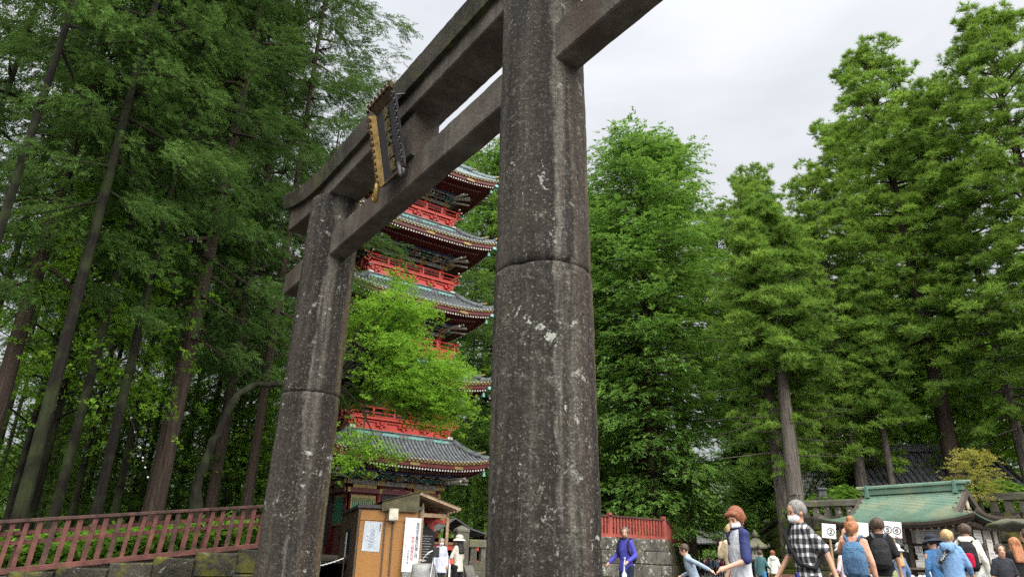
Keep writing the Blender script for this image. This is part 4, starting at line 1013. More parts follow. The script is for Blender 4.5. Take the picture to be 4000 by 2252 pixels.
# dark open-sided canopy farther back
cn = empty('dark_canopy', G(1772, 28.5, .9), R(70)); tag(cn, 'black open sided canopy behind the stone post', 'canopy')
pk_, rlow, llow = P(1780, 2025, 28.5), P(1905, 2088, 28.0), P(1668, 2088, 29.0)
inv = cn.matrix_basis.inverted(); q3 = [inv @ q for q in (pk_, rlow, llow)]; dy = Vector((0, 3.6, 0))
for nm, (p, q) in (('roof_slope', (q3[0], q3[1])), ('roof_slope', (q3[0], q3[2]))):
    b = MB(); m_ = (p + q) / 2 - Vector((0, 0, .10)); up_ = Vector((0, 0, .05))
    pts = [p, p * .5 + m_ * .5, m_, m_ * .5 + q * .5, q]
    b.cur = 0; b.sheet([[t for t in pts], [t + dy for t in pts]]); b.cur = 1; b.sheet([[t + up_ for t in pts], [t + up_ + dy for t in pts]]); b.sheet([[t for t in pts], [t + up_ for t in pts]]); b.build(nm, [BLKM, GREYM], cn)
for t in (q3[1], q3[2]):
    for k in (0.1, 3.4):
        b = MB(); b.tube([(t.x * .92, t.y + k, 0), (t.x * .92, t.y + k, t.z)], .035, 6); b.build('post', BLKM, cn)
# stone post, balustrade, steps
POSTST = stone_mat('post_stone', (0.05, 0.046, 0.038), (0.11, 0.10, 0.08), (0.18, 0.17, 0.13), lichen=1.3, moss=0.25, mosscol=(0.12, 0.12, 0.05), bump=.8, grain=30)
SP = G(1797, 24.6); ztp = P(1800, 2050, 24.6).z
b = MB(); b.box((0, 0, (ztp - .22) / 2), (.42, .42, ztp - .22)); b.loft([[Vector((sx * .23, sy * .23, ztp - .22)) for sx, sy in ((-1, -1), (1, -1), (1, 1), (-1, 1))], [Vector((sx * .22, sy * .22, ztp - .12)) for sx, sy in ((-1, -1), (1, -1), (1, 1), (-1, 1))], [Vector((sx * .03, sy * .03, ztp)) for sx, sy in ((-1, -1), (1, -1), (1, 1), (-1, 1))]])
o = b.build('stone_post', POSTST, None, loc=SP, rot=(0, 0, R(80)), bevel=.02); tag(o, 'lichened square stone post with pyramid cap behind the woman in the hat', 'post')
def balustrade(label, a, c, z0, z1, nb, mat, capmat=None, th=.32, baseh=.28, low=0.0, group=None):
    a, c = Vector((a[0], a[1], 0)), Vector((c[0], c[1], 0)); L_ = (c - a).length; d = (c - a) / L_; e = empty('stone_balustrade', a, math.atan2(d.y, d.x)); tag(e, label, 'balustrade', group)
    h = z1 - z0
    b = MB(); b.box((L_ / 2, 0, z1 - .11), (L_, th, .22)); b.box((L_ / 2, 0, z1 + .01), (L_, th * .6, .04)); b.build('cap_stone', capmat or mat, e, bevel=.02)
    if baseh: b = MB(); b.box((L_ / 2, 0, z0 + baseh / 2), (L_, th * 1.1, baseh)); b.build('base_stone', mat, e, bevel=.02)
    if low > 0: b = MB(); b.box((L_ / 2, 0, z0 - low / 2), (L_, th * 1.5, low)); b.build('footing_stone', mat, e, bevel=.02)
    q = MB(); hh = h - .22 - baseh; q.box((0, 0, 0), (.24, .2, hh), taper=.92); me = q.mesh('baluster', mat)
    for i in range(nb):
        o = link('baluster', me, e, (L_ * (i + .5) / nb, 0, z0 + baseh + hh / 2), (0, 0, rnd.uniform(-.05, .05)), .015)
    return e
zc = P(1870, 2110, 25.0).z
d_ = Vector((0.12, 1.0, 0)).normalized(); b0 = SP + d_ * .25
balustrade('mossy stone balustrade left of the near pillar base', b0, b0 + d_ * 4.2, zc - .95, zc, 11, POSTST, stone_mat('mossy_cap_stone', (.07, .066, .045), (.13, .125, .085), (.20, .19, .14), lichen=.8, moss=.5, mosscol=(.15, .15, .06)), .30, .30, zc - .95)
for i in range(3):
    b = MB(); b.box((0, .35 * i, .12 + .24 * i), (3.2, .5, .24)); o = b.build('stone_step', STEPST, None, loc=G(1712, 25.2) + Vector((0, 0, 0)), rot=(0, 0, HR), bevel=.02); tag(o, kind='structure')
b = MB(); b.add([(0, 0, 0), (.3, 0, 0), (.3, 0, .9), (0, 0, .9), (0, -1.1, 0), (.3, -1.1, 0), (.3, -1.1, .06), (0, -1.1, .06)], [(0, 1, 2, 3), (4, 7, 6, 5), (3, 2, 6, 7), (0, 3, 7, 4), (1, 5, 6, 2)])
o = b.build('stair_flank_stone', STEPST, None, loc=G(1812, 24.0), rot=(0, 0, HR), bevel=.02); tag(o, kind='structure')
q = MB(); q.sheet([[Vector((-12.0, 1.3, .86)), Vector((-12.0, 13.6, .86))], [Vector((-22, 1.3, .9)), Vector((-22, 13.6, .9))]]); tg = MB(); tg.v, tg.f, tg.mi = q.v, q.f, q.mi; o = tg.build('compound_ground', ASPH); o.location = (-2.2, 0, 0); tag(o, kind='structure')
# red gate of the pagoda compound, notice board, rope, tripod, crate
gt = empty('red_gate', G(1668, 27.0, .7), R(80)); tag(gt, 'red lacquered gate post and beam with gold hexagon behind the shelter', 'gate')
b = MB(); b.box((0, 0, 1.0), (.30, .30, 2.0)); b.build('gate_post', VERM, gt, bevel=.01)
b = MB(); b.box((.05, 0, 1.75), (1.3, .26, .34)); b.build('gate_beam', VERM, gt, bevel=.01)
b = MB(); b.tube([(.42, -.15, 1.76), (.42, -.12, 1.76)], .09, 6); b.build('gilt_boss', GILT, gt)
b = MB(); b.box((.1, 0, .18), (.55, .5, .12)); b.box((.1, 0, .32), (.42, .4, .12)); b.build('gate_foot', VERM, gt)
rf = empty('red_railing', G(1700, 26.3, .85), R(78)); tag(rf, 'low red railing with timber top behind the man in the white coat', 'railing')
b = MB(); b.box((1.0, 0, .74), (3.4, .16, .08)); b.build('top_rail', plain('bare_timber_rail', (.30, .15, .08), .7), rf)
b = MB(); b.box((1.0, 0, .60), (3.4, .08, .16)); b.build('middle_rail', VERM, rf); b = MB(); b.box((1.0, 0, .12), (3.4, .1, .16)); b.build('bottom_rail', VERM, rf)
for i in range(5): b = MB(); b.box((-.6 + .8 * i, 0, .35), (.1, .1, .7)); b.build('post', VERM, rf)
nb = empty('notice_board', G(1657, 25.8, .6), R(76)); tag(nb, 'black notice board with white text lines under the timber shelter', 'notice board')
b = MB(); b.box((0, 0, .82), (.62, .05, 1.0)); b.prism([(-.36, 1.30), (0, 1.56), (.36, 1.30)], -.04, .04, Matrix.Rotation(R(90), 4, 'X')); b.build('panel', BLKM, nb)
for i in range(9): b = MB(); b.box((-.02 * (i % 3), -.03, 1.2 - i * .085), (.44 - .05 * (i % 3), .006, .010)); b.build('text_line', WHT, nb)
for s in (-1, 1): b = MB(); b.box((s * .27, 0, .2), (.06, .06, .4)); b.build('leg', BLKM, nb)
cr_ = empty('rope_barrier', hut.matrix_basis @ Vector((-.38, -.35, 0)), HR); tag(cr_, 'white rope hung from a thin dark post at the hut corner', 'rope')
b = MB(); b.tube([(0, 0, 0), (0, 0, 1.05)], .022, 7); b.build('post', BLKM, cr_)
b = MB(); n_ = 24
tw = []
for i in range(n_ + 1):
    t = i / n_; tw.append(Vector((-1.35 * t, .1 * t, 1.02 - .34 * t - .24 * t * (1 - t) + .008 * (-1) ** i)))
b.tube(tw, [.02 if i % 2 else .013 for i in range(n_ + 1)], 6); b.build('rope', WHT, cr_, True)
b = MB(); b.tube([(-1.35, .1, 0), (-1.35, .1, .75)], .022, 7); b.build('post', BLKM, cr_)
tp = empty('tripod', G(1690, 22.6), R(60)); tag(tp, 'aluminium tripod carrying a black box beside the man in the white coat', 'tripod')
for i in range(3):
    a = i * 2.09 + .3; b = MB(); b.tube([(0, 0, .98), (.19 * math.cos(a), .19 * math.sin(a), .5), (.40 * math.cos(a), .40 * math.sin(a), 0)], [.022, .018, .013], 6); b.build('leg', GREYM, tp)
b = MB(); b.tube([(0, 0, .85), (0, 0, 1.15)], .025, 7); b.build('column', GREYM, tp)
b = MB(); b.box((.08, 0, 1.25), (.20, .16, .30)); b.build('box', BLKM, tp, bevel=.02)
b = MB(); b.tube([(0, -.05, 1.3), (-.15, -.1, 1.22), (-.3, -.05, 1.05), (-.34, .1, .98), (-.2, .1, 1.0), (-.38, .0, 1.02), (-.45, .1, .96)], .016, 6); b.build('cable', WHT, tp, True)
tb = MB(); 
tb.loft([[Vector((x * s + .03 * math.sin(5 * x + 3 * y), y * s + .02 * math.sin(7 * x), z)) for x, y in ((-.3, -.25), (0, -.30), (.3, -.25), (.34, 0), (.3, .25), (0, .3), (-.3, .25), (-.34, 0))] for z, s in ((0, 1.12), (.3, 1.05), (.7, 1.0), (.88, .96), (.92, .6), (.93, .1))])
o = tb.build('covered_table', TARP, None, True, G(1655, 22.9), (0, 0, HR)); tag(o, 'small table draped in a grey plastic sheet next to the banner', 'table')
sg = empty('marker_stick', G(1757, 22.2), 0); tag(sg, 'short white stick sign with an orange red square', 'sign'); b = MB(); b.box((0, 0, .55), (.05, .02, 1.1)); b.build('stick', WHT, sg); b = MB(); b.box((.09, -.012, 1.02), (.2, .02, .17)); b.build('square', plain('orange_red', (.6, .08, .03), .5), sg); sg.rotation_euler = (0, 0, HR)
# ================================================================ green roofed ticket booth and what surrounds it
COPP = None
def copper():
    m, nt, b, o = new_mat('green_copper'); h = NT(nt)
    v = h.pos(); n = h.noise(v, 2.2, 5, .6); n2 = h.noise(v, 0.55, 4, .55, .4); n3 = h.noise(h.pos((3, 3, .5)), 2.0, 4)
    c = h.ramp(n, [(.3, (.075, .145, .105)), (.7, (.135, .215, .158))])
    c = h.mix(h.ramp(n2, [(.50, 0.0), (.68, .75)]), c, (.26, .25, .14)); c = h.mix(h.ramp(n3, [(.62, 0.0), (.75, .6)]), c, (.30, .17, .07))
    h.l(c, b.inputs['Base Color']); b.inputs['Roughness'].default_value = .6; b.inputs['Metallic'].default_value = .15; h.bump(h.noise(v, 40, 3), b, .15, .01)
    return m
COPP = copper(); COPD = plain('dark_green_copper', (.10, .20, .16), .55, .2, .3)
EAVB = plain('dark_brown_timber', (.055, .040, .030), .7, 0, .35, 6); PLAS = plain('white_plaster', (.62, .61, .58), .8, 0, .1); PLSG = plain('greyish_plaster', (.30, .28, .25), .8, 0, .15); LATT = plain('pale_lattice', (.42, .36, .26), .7)
BO = Vector((-3.62, 16.85, 0)); BA = .037
booth = empty('ticket_booth', BO, BA); tag(booth, 'ticket booth with a curved green copper roof and lattice gable', 'booth')
BW, BD, ZE, ZR = 4.55, 3.45, 2.34, 3.31
YR = BD / 2; GX = 0.80                                   # ridge line and gable set-back
prof = lambda d: ZE + (ZR - ZE) * (0.42 * (d / YR) + 0.58 * (d / YR) ** 1.9)
def lift_(x, d): 
    e = min(x, BW - x); return 0.20 * max(0.0, 1 - e / 1.5) ** 2 * max(0.0, 1 - d / 0.9) ** 1.2
NC = 24
def course(side, i):
    """one row of copper sheets with a lapped lower edge"""
    d0, d1 = YR * i / NC, YR * (i + 1) / NC; b = MB(); rows = []
    for (d, up) in ((d0, .002), (d0, .026), (d1 + .01, .010)):
        dd = min(d, YR); row = []
        if side in ('front', 'back'):
            x0 = dd if dd < GX else GX - .10; x1 = BW - x0
            for j in range(25):
                x = x0 + (x1 - x0) * j / 24; y = dd if side == 'front' else BD - dd; row.append(Vector((x, y, prof(dd) + up + lift_(x, dd))))
        else:
            for j in range(17):
                y = dd + (BD - 2 * dd) * j / 16; x = BW - dd if side == 'right' else dd
                e = min(y, BD - y); lf = 0.20 * max(0.0, 1 - e / 1.5) ** 2 * max(0.0, 1 - dd / .9) ** 1.2
                row.append(Vector((x, y, prof(dd) + up + lf)))
        rows.append(row)
    b.sheet(rows); return b
for i in range(NC):
    course('front', i).build('copper_course', COPP, booth)
    course('back', i).build('copper_course', COPP, booth)
    if YR * (i + 1) / NC <= GX + .06:
        course('right', i).build('copper_course', COPP, booth); course('left', i).build('copper_course', COPP, booth)
# ridge, gable boards, lattice
b = MB(); b.box((BW / 2, YR, ZR + .08), (BW - 2 * GX + .1, .22, .18)); b.box((BW / 2, YR, ZR + .19), (BW - 2 * GX + .3, .30, .04)); b.tube([(GX - .25, YR, ZR + .23), (BW - GX + .25, YR, ZR + .23)], .06, 10); b.build('ridge', COPP, booth, bevel=.01)
for x in (GX + .15, BW - GX - .15):
    b = MB(); b.box((x, YR, ZR + .12), (.10, .36, .34)); b.box((x, YR, ZR - .04), (.13, .42, .10)); b.build('ridge_end', COPD, booth, bevel=.01)
for s, gx in ((-1, GX - .08), (1, BW - GX + .08)):
    for f in (0, 1):
        b = MB(); pr = []
        for j in range(13):
            d = GX * .82 + (YR - GX * .82) * j / 12; y = d if f == 0 else BD - d
            pr.append([Vector((gx - .05, y, prof(d) + .03)), Vector((gx + .05, y, prof(d) + .03)), Vector((gx + .05, y, prof(d) - .16)), Vector((gx - .05, y, prof(d) - .16))])
        b.loft(pr); b.build('barge_board', EAVB, booth)
    gxx = gx - s * .14; zb = prof(GX) - .02
    b = MB(); tri = [Vector((gxx, GX * 1.05, zb)), Vector((gxx, BD - GX * 1.05, zb))]; n_ = 10
    tri += [Vector((gxx, BD - (GX * 1.05 + (YR - GX * 1.05) * j / n_), prof(GX * 1.05 + (YR - GX * 1.05) * j / n_) - .08)) for j in range(1, n_ + 1)] + [Vector((gxx, GX * 1.05 + (YR - GX * 1.05) * j / n_, prof(GX * 1.05 + (YR - GX * 1.05) * j / n_) - .08)) for j in range(n_ - 1, 0, -1)]
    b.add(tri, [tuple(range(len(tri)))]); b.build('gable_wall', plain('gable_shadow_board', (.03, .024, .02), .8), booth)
    for j in range(13):
        y = GX + .38 + (BD - 2 * GX - .76) * j / 12; d = min(y, BD - y); hh = prof(d) - .22 - zb
        if hh > .08: b = MB(); b.box((gxx + s * .03, y, zb + .04 + hh / 2), (.03, .055, hh)); b.build('lattice_bar', LATT, booth)
    for j in range(4):
        z = zb + .12 + j * .16; w = max(.1, 1.9 - j * .5); b = MB(); b.box((gxx + s * .045, YR, z), (.02, w, .025)); b.build('lattice_rail', EAVB, booth)
    b = MB(); b.ball((gxx + s * .10, YR, ZR - .42), (.04, .10, .15)); b.build('gable_pendant', LATT, booth)
# eaves: thick edge and rafters
b = MB()
edge = lambda d, z: [Vector((x, y, ZE + z + lift_(x, 0) * 1.0 + (0.20 * max(0.0, 1 - min(y, BD - y) / 1.5) ** 2 if (x < .01 + d or x > BW - .01 - d) and not (y < .01 + d or y > BD - .01 - d) else 0))) for x, y in
                     [(d + (BW - 2 * d) * j / 24, d) for j in range(24)] + [(BW - d, d + (BD - 2 * d) * j / 16) for j in range(16)] + [(BW - d - (BW - 2 * d) * j / 24, BD - d) for j in range(24)] + [(d, BD - d - (BD - 2 * d) * j / 16) for j in range(16)]]
rg = [edge(0, .0), edge(0.01, -.07), edge(.05, -.10), edge(.10, -.16), edge(.9, -.06)]
b.loft(rg, cap=False); b.build('eaves_board', EAVB, booth)
for j in range(22):
    x = .25 + (BW - .5) * j / 21; b = MB(); b.bar((x, .14, ZE - .17 + lift_(x, 0)), (x, 1.0, ZE - .08), .055, .07); b.cur = 1; b.box((x, .135, ZE - .17 + lift_(x, 0)), (.057, .012, .072)); b.build('rafter', [EAVB, WOODW], booth)
for j in range(15):
    y = .25 + (BD - .5) * j / 14; b = MB(); b.bar((BW - .14, y, ZE - .17 + 0.12 * max(0.0, 1 - min(y, BD - y) / 1.5) ** 2), (BW - .9, y, ZE - .08), .055, .07); b.build('rafter', EAVB, booth)
# walls, posts, counters
X0, X1, Y0, Y1 = 0.75, BW - .55, 0.85, BD - .65
b = MB(); b.box(((X0 + X1) / 2, (Y0 + Y1) / 2 + .05, 1.25), (X1 - X0 - .1, Y1 - Y0 - .1, 2.3)); b.build('core', PLSG, booth)
b = MB(); b.box(((X0 + X1) / 2, (Y0 + Y1) / 2, .06), (X1 - X0 + .3, Y1 - Y0 + .3, .2)); b.build('plinth', STEPST, booth)
def post(x, y, mat=EAVB): b = MB(); b.box((x, y, 1.28), (.12, .12, 2.35)); b.build('post', mat, booth)
MIDX = X0 + 1.62
for x in (X0, MIDX, X1): post(x, Y0); post(x, Y1)
for y in (Y0 + .75, Y0 + 1.5): post(X1, y)
for (z, h) in ((2.32, .14), (1.05, .09), (1.70, .08)):
    b = MB(); b.box(((X0 + X1) / 2, Y0, z), (X1 - X0, .14, h)); b.build('beam', EAVB, booth)
    b = MB(); b.box((X1, (Y0 + Y1) / 2, z), (.14, Y1 - Y0, h)); b.build('beam', EAVB, booth)
b = MB(); b.box(((MIDX + X1) / 2, Y0 - .18, 1.10), (X1 - MIDX + .1, .40, .05)); b.build('counter', WOODW, booth); b = MB(); b.box((X1 + .18, (Y0 + Y1) / 2, 1.06), (.36, Y1 - Y0, .05)); b.build('counter', WOODW, booth)
b = MB(); b.box(((X0 + MIDX) / 2, Y0 - .02, 1.38), (MIDX - X0 - .14, .06, .60)); b.box(((X0 + MIDX) / 2, Y0 - .02, .74), (MIDX - X0 - .14, .06, .62)); b.build('machine_bay', BLKM, booth)
for (xa, xb) in ((X0, MIDX), (MIDX, X1)):
    b = MB(); b.box(((xa + xb) / 2, Y0 - .03, .34 if xa == X0 else .62), (xb - xa - .16, .05, .42 if xa == X0 else .80)); b.build('plaster_panel', PLAS, booth)
    b = MB(); b.box(((xa + xb) / 2, Y0 - .03, 2.02), (xb - xa - .16, .05, .44)); b.build('plaster_panel', PLSG, booth)
for i in range(3):
    ya, yb = Y0 + .75 * i + .08, Y0 + .75 * (i + 1) - .08
    for (z, h) in ((.62, .74), (1.38, .52), (1.98, .46)): b = MB(); b.box((X1 + .015, (ya + min(yb, Y1)) / 2, z), (.05, min(yb, Y1) - ya, h)); b.build('plaster_panel', PLSG if z > .7 else PLAS, booth)
b = MB(); b.box(((MIDX + X1) / 2, Y0 - .02, 1.38), (X1 - MIDX - .2, .03, .5)); b.build('serving_window', GLASSD, booth)
SGN = plain('sign_board_white', (.56, .55, .52), .6, 0, .08); BLKS = plain('black_sign', (.02, .018, .018), .5)
def sign(x, z, w, h, mat=SGN, y=Y0 - .085, rows=0, tilt=0.0, body=None, size=.1, ink=INK, name='sign_board', tx=0.0):
    b = MB(); b.box((0, 0, 0), (w, .02, h)); o = b.build(name, mat, booth, loc=(x, y, z), rot=(0, tilt, 0))
    for i in range(rows):
        zz = h * (.36 - .74 * i / max(1, rows - 1)) if rows > 1 else 0; ww = w * (.80 - .22 * ((i * 7) % 3) / 2); q = MB(); q.box((-.02 * ((i * 5) % 3), -.013, zz), (ww, .004, min(.018, h * .05))); q.build('text_line', GREYI if mat is SGN else WHT, o)
    if body: text('lettering', body, size, ink, o, (tx, -.014, 0), RX, spacing=1.0, bold=.0015)
    return o
sign(X0 + .86, 1.93, 1.15, .36, rows=6); sign(MIDX + .78, 1.98, 1.12, .38, rows=7); sign(MIDX - .16, 1.66, .20, .22, body='④', size=.2); sign(MIDX + .24, 1.60, .20, .22, body='⑤', size=.2); sign(MIDX + 1.10, 1.62, .18, .2, body='⑥', size=.18)
sign(MIDX + .30, 1.32, .24, .34, rows=3); sign(MIDX + 1.38, 1.80, .22, .86, plain('pale_wood_sign', (.46, .42, .34), .6), body='\n'.join('東照宮拝観'), size=.16, y=Y0 - .11)
sign(X0 + .42, 1.98, .34, .24, rows=3); sign((X0 + MIDX) / 2 + .1, 1.46, 1.2, .36, BLKS, body=None, rows=5); sign((X0 + MIDX) / 2 + .05, 1.66, 1.2, .12, BLKS, y=Y0 - .10, body='ED   TICKET', size=.085, ink=WHT)
sign(MIDX + .30, .95 + .28, .22, .20, rows=2, y=Y0 - .3)
for x in (X0 + .55, X0 + 1.15):
    b = MB(); b.box((x, Y0 - .12, 1.16), (.36, .14, .24)); b.build('ticket_machine', WHT, booth, bevel=.01); b = MB(); b.box((x - .03, Y0 - .195, 1.16), (.24, .012, .17)); b.build('machine_screen', GLASSD, booth)
    b = MB(); b.box((x + .02, Y0 - .12, .86), (.40, .14, .30)); b.build('ticket_machine', WHT, booth, bevel=.01)
    for (dx, dz, w, h, mt) in ((-.07, .06, .16, .06, REDI), (.1, .08, .12, .08, BLKM), (.1, -.06, .12, .09, BLKM), (-.06, -.07, .1, .08, BLKM)): b = MB(); b.box((x + dx + .02, Y0 - .195, .86 + dz), (w, .012, h)); b.build('machine_panel', mt, booth)
for (y, z, w, h, rows) in ((Y0 + .36, 1.98, .5, .34, 4), (Y0 + 1.1, 1.72, .40, .42, 2), (Y0 + 1.2, 1.36, .62, .34, 3)):
    b = MB(); b.box((0, 0, 0), (.02, w, h)); o = b.build('sign_board', SGN, booth, loc=(X1 + .075, y, z))
    for i in range(rows): q = MB(); q.box((.013, 0, h * (.32 - .7 * i / max(1, rows - 1))), (.004, w * (.8 - .2 * (i % 2)), .02)); q.build('text_line', GREYI, o)
# --- stone wall and balustrade behind the booth, the wall turning back along the far path
cL, cR = Vector((-7.33, 21.3, 0)), Vector((3.6, 23.4, 0))
ZB, ZT = 2.92, 3.52
stone_wall('stone_wall', 'tall dark stone wall behind the ticket booth', (cL.x, cL.y), (cR.x, cR.y), lambda t: ZB, 6, MOSSST, 0.07, 0.5, 1.1, .4)
dq = (cR - cL).normalized(); fw = Vector((-.636, .772, 0))
CAPM = stone_mat('weathered_cap', (.06, .056, .045), (.12, .115, .09), (.19, .18, .15), lichen=.9, moss=.38, mosscol=(.11, .12, .03))
balustrade('stone balustrade on the wall behind the ticket booth', cL + Vector((.1, .25, 0)), cR + Vector((0, .25, 0)), ZB, ZT, 26, POSTST, CAPM, .30, 0.0)
b = MB(); b.box((0, 0, .35), (.34, .34, 1.0), taper=.9); b.box((0, 0, .88), (.36, .36, .08)); o = b.build('stone_post', POSTST, None, loc=cL + Vector((-.05, .2, ZB)), bevel=.02); tag(o, 'stone end post where the balustrade behind the booth turns', 'post')
MOSSV = stone_mat('very_mossy_stone', (.045, .045, .02), (.08, .085, .03), (.13, .12, .08), lichen=.2, moss=.95, mosscol=(.085, .115, .014), bump=1.0, grain=26)
stone_wall('stone_wall', 'vivid green mossy wall along the right side of the far path', tuple((cL + fw * 26)[:2]), (cL.x, cL.y), lambda t: ZB + .1, 6, MOSSV, 0.07, 0.6, 1.2, .4)
balustrade('stone balustrade receding along the far path', cL + fw * .4 + Vector((.25, .2, 0)), cL + fw * 26 + Vector((.25, .2, 0)), ZB + .1, ZT + .05, 60, POSTST, CAPM, .30, 0.0)
TILED = plain('dark_grey_tile', (.075, .078, .085), .55, .1, .5, 4, .3, 20); TILEL = plain('pale_grey_tile', (.20, .20, .20), .6, .1, .4, 4, .3, 20); BLKW = plain('black_timber', (.022, .018, .016), .6)
def tile_roof(parent, L_, hw, ze, zr, mat, pitch=.28, over=.3, sag=.25, name='roof', gilt=None):
    """a curved gable roof along local x from 0 to L_, ridge at y=0: skin, tile rolls, ridge, verge boards"""
    pr = lambda t: zr + (ze - zr) * (t * (1 + sag) - sag * t * t)
    b = MB(); n = 8
    for s in (-1, 1):
        b.sheet([[Vector((x, s * hw * t, pr(t))) for x in (-over, L_ + over)] for t in [j / n for j in range(n + 1)]])
        b.sheet([[Vector((x, s * hw * t, pr(t) - .12)) for x in (-over, L_ + over)] for t in [j / n for j in range(n + 1)]])
        b.add([(-over, s * hw, ze), (L_ + over, s * hw, ze), (L_ + over, s * hw, ze - .12), (-over, s * hw, ze - .12)], [(0, 1, 2, 3)])
    r = b.build(name, mat, parent)
    k = int((L_ + 2 * over) / pitch)
    for s in (-1, 1):
        for i in range(k + 1):
            x = -over + (L_ + 2 * over) * i / k; q = MB(); q.tube([(x, s * hw * t, pr(t) + .03) for t in (0, .25, .5, .75, 1.0, 1.03)], .055, 5); q.build('tile_roll', mat, r, True)
    q = MB(); q.box((L_ / 2, 0, zr + .16), (L_ + 2 * over, .28, .34)); q.box((L_ / 2, 0, zr + .35), (L_ + 2 * over + .2, .36, .06)); q.build('ridge', mat, r)
    for x in (-over - .04, L_ + over + .04):
        for s in (-1, 1):
            q = MB(); q.loft([[Vector((x + dx, s * hw * t, pr(t) + dz)) for dx, dz in ((-.05, .10), (.05, .10), (.05, -.22), (-.05, -.22))] for t in [j / n for j in range(n + 1)]]); q.build('verge_board', gilt or BLKW, r)
    return r
# roofed timber wall above the far path
rw = empty('roofed_wall', cL + fw * 2.2 + Vector((1.3, .6, ZB)), math.atan2(fw.y, fw.x)); tag(rw, 'dark timber wall with a small tiled roof running beside the far path', 'wall', None, 'thing')
tile_roof(rw, 24, .75, .62, .92, TILED, .35, .1, .1)
b = MB(); b.box((12, 0, .3), (24, .2, .75)); b.build('boarding', BLKW, rw); b = MB(); b.box((-.06, .1, .3), (.1, .35, .5)); b.build('red_end_panel', VERM, rw)
# --- shrine buildings on the terrace behind
def hall(name, label, loc, yaw, L_, hw, zb, ze, zr, tile, wallm, gilt=None, pitch=.3, over=.5):
    e = empty(name, loc, yaw); tag(e, label, 'building', 'shrine halls behind the booth')
    tile_roof(e, L_, hw, ze, zr, tile, pitch, over, .3, gilt=gilt)
    b = MB(); b.box((L_ / 2, 0, (zb + ze) / 2), (L_ - .3, hw * 1.3, ze - zb)); 
    b.add([(.16, -hw * .62, ze - .05), (.16, hw * .62, ze - .05), (.16, 0, zr - .25)], [(0, 1, 2)]); b.build('wall', wallm, e)
    for i in range(5):
        q = MB(); q.bar((.05 + (L_ - .1) * i / 4, -hw * .66, zb), (.05 + (L_ - .1) * i / 4, -hw * .66, ze), .18, .18, up=Vector((1, 0, 0))); q.build('post', wallm, e)
    for i in range(int(L_ / .4)):
        q = MB(); q.bar((i * .4 + .1, -hw * .98, ze - .16), (i * .4 + .1, -hw * .5, ze + .06), .08, .1); q.build('rafter', WOODW, e)
    return e
pA = P(3352, 1745, 44.0); hall('shrine_hall', 'dark shrine hall with black gable and steep tiled roof behind the booth', Vector((pA.x, pA.y, 0)), R(40), 6.0, 3.0, 2.0, 5.2, pA.z - .3, TILED, BLKW, None, .3, .6)
pB = P(3125, 1836, 55.0); hall('shrine_hall', 'shrine hall with gold trimmed ridge left of the dark gable', Vector((pB.x, pB.y, 0)), R(35), 7.0, 3.0, 2.0, 4.2, pB.z - .4, TILEL, BLKW, GILT, .32, .5)
pC = P(3690, 1815, 54.0); hall('shrine_hall', 'long pale grey tiled roof seen behind the reddish trunk', Vector((pC.x, pC.y, 0)), R(168), 4.5, 2.6, 2.0, 4.4, pC.z - .5, TILEL, BLKW, None, .32, .5)
pD = P(3845, 1830, 56.0); hall('shrine_hall', 'small pale roof behind the yellow green tree', Vector((pD.x, pD.y, 0)), R(165), 6.0, 2.6, 2.0, 4.6, pD.z - .4, TILEL, BLKW, GILT, .34, .4)
up_ = MB(); up_.sheet([[cL + Vector((.4, .4, ZB - .1)), cR + Vector((0, .4, ZB - .1)), Vector((60, 30, 2.8))], [cL + fw * 26 + Vector((.5, .5, ZB)), Vector((0, 60, 3.2)), Vector((60, 60, 3.4))], [Vector((-50, 95, 5)), Vector((0, 120, 6)), Vector((60, 120, 6))]])
tag(up_.build('upper_terrace', SOIL, smooth=True), kind='structure')
# --- far gate at the end of the path
gp = P(2768, 2122, 84.0); fgate = empty('far_gate', Vector((gp.x, gp.y, .2)), math.atan2(fw.y, fw.x) - R(90)); tag(fgate, 'small dark gate with a grey tiled roof at the end of the path', 'gate')
tile_roof(fgate, 4.2, 2.4, gp.z - .2, gp.z + 1.3, TILEL, .3, .5, .2)
for o in fgate.children: o.location = (-2.1, 0, 0)
for x in (-1.9, -.9, .9, 1.9): b = MB(); b.box((x, 0, 1.6), (.28, .28, 3.4)); b.build('post', BLKW, fgate)
b = MB(); b.box((0, 0, 2.9), (5.2, .3, .5)); b.build('lintel', BLKW, fgate)
for s in (-1, 1): b = MB(); b.box((s * 4.2, 0, 1.4), (4.2, .4, 2.6)); b.build('side_wall', BLKW, fgate)
# --- stone lantern
LN = G(2960, 31.0); sl = empty('stone_lantern', LN, .3); tag(sl, 'mossy stone lantern behind the red haired woman', 'lantern')
hz = P(2960, 2066, 31.0).z / 2.15
def hexring(r, z, n=6, ph=0): return [Vector((r * math.cos(ph + 2 * math.pi * k / n), r * math.sin(ph + 2 * math.pi * k / n), z * hz)) for k in range(n)]
b = MB(); b.loft([hexring(.42, 0), hexring(.42, .18), hexring(.30, .26)]); b.build('base', POSTST, sl, bevel=.015)
b = MB(); b.loft([hexring(.17, .24, 12), hexring(.15, .6, 12), hexring(.17, 1.0, 12)]); b.build('shaft', POSTST, sl, True)
b = MB(); b.loft([hexring(.20, .98), hexring(.36, 1.10), hexring(.36, 1.17)]); b.build('platform', POSTST, sl, bevel=.012)
b = MB(); b.loft([hexring(.25, 1.17), hexring(.22, 1.52)]); lb = b.build('light_chamber', plain('pale_lantern_stone', (.30, .30, .26), .9, 0, .25, 6, .3, 40), sl)
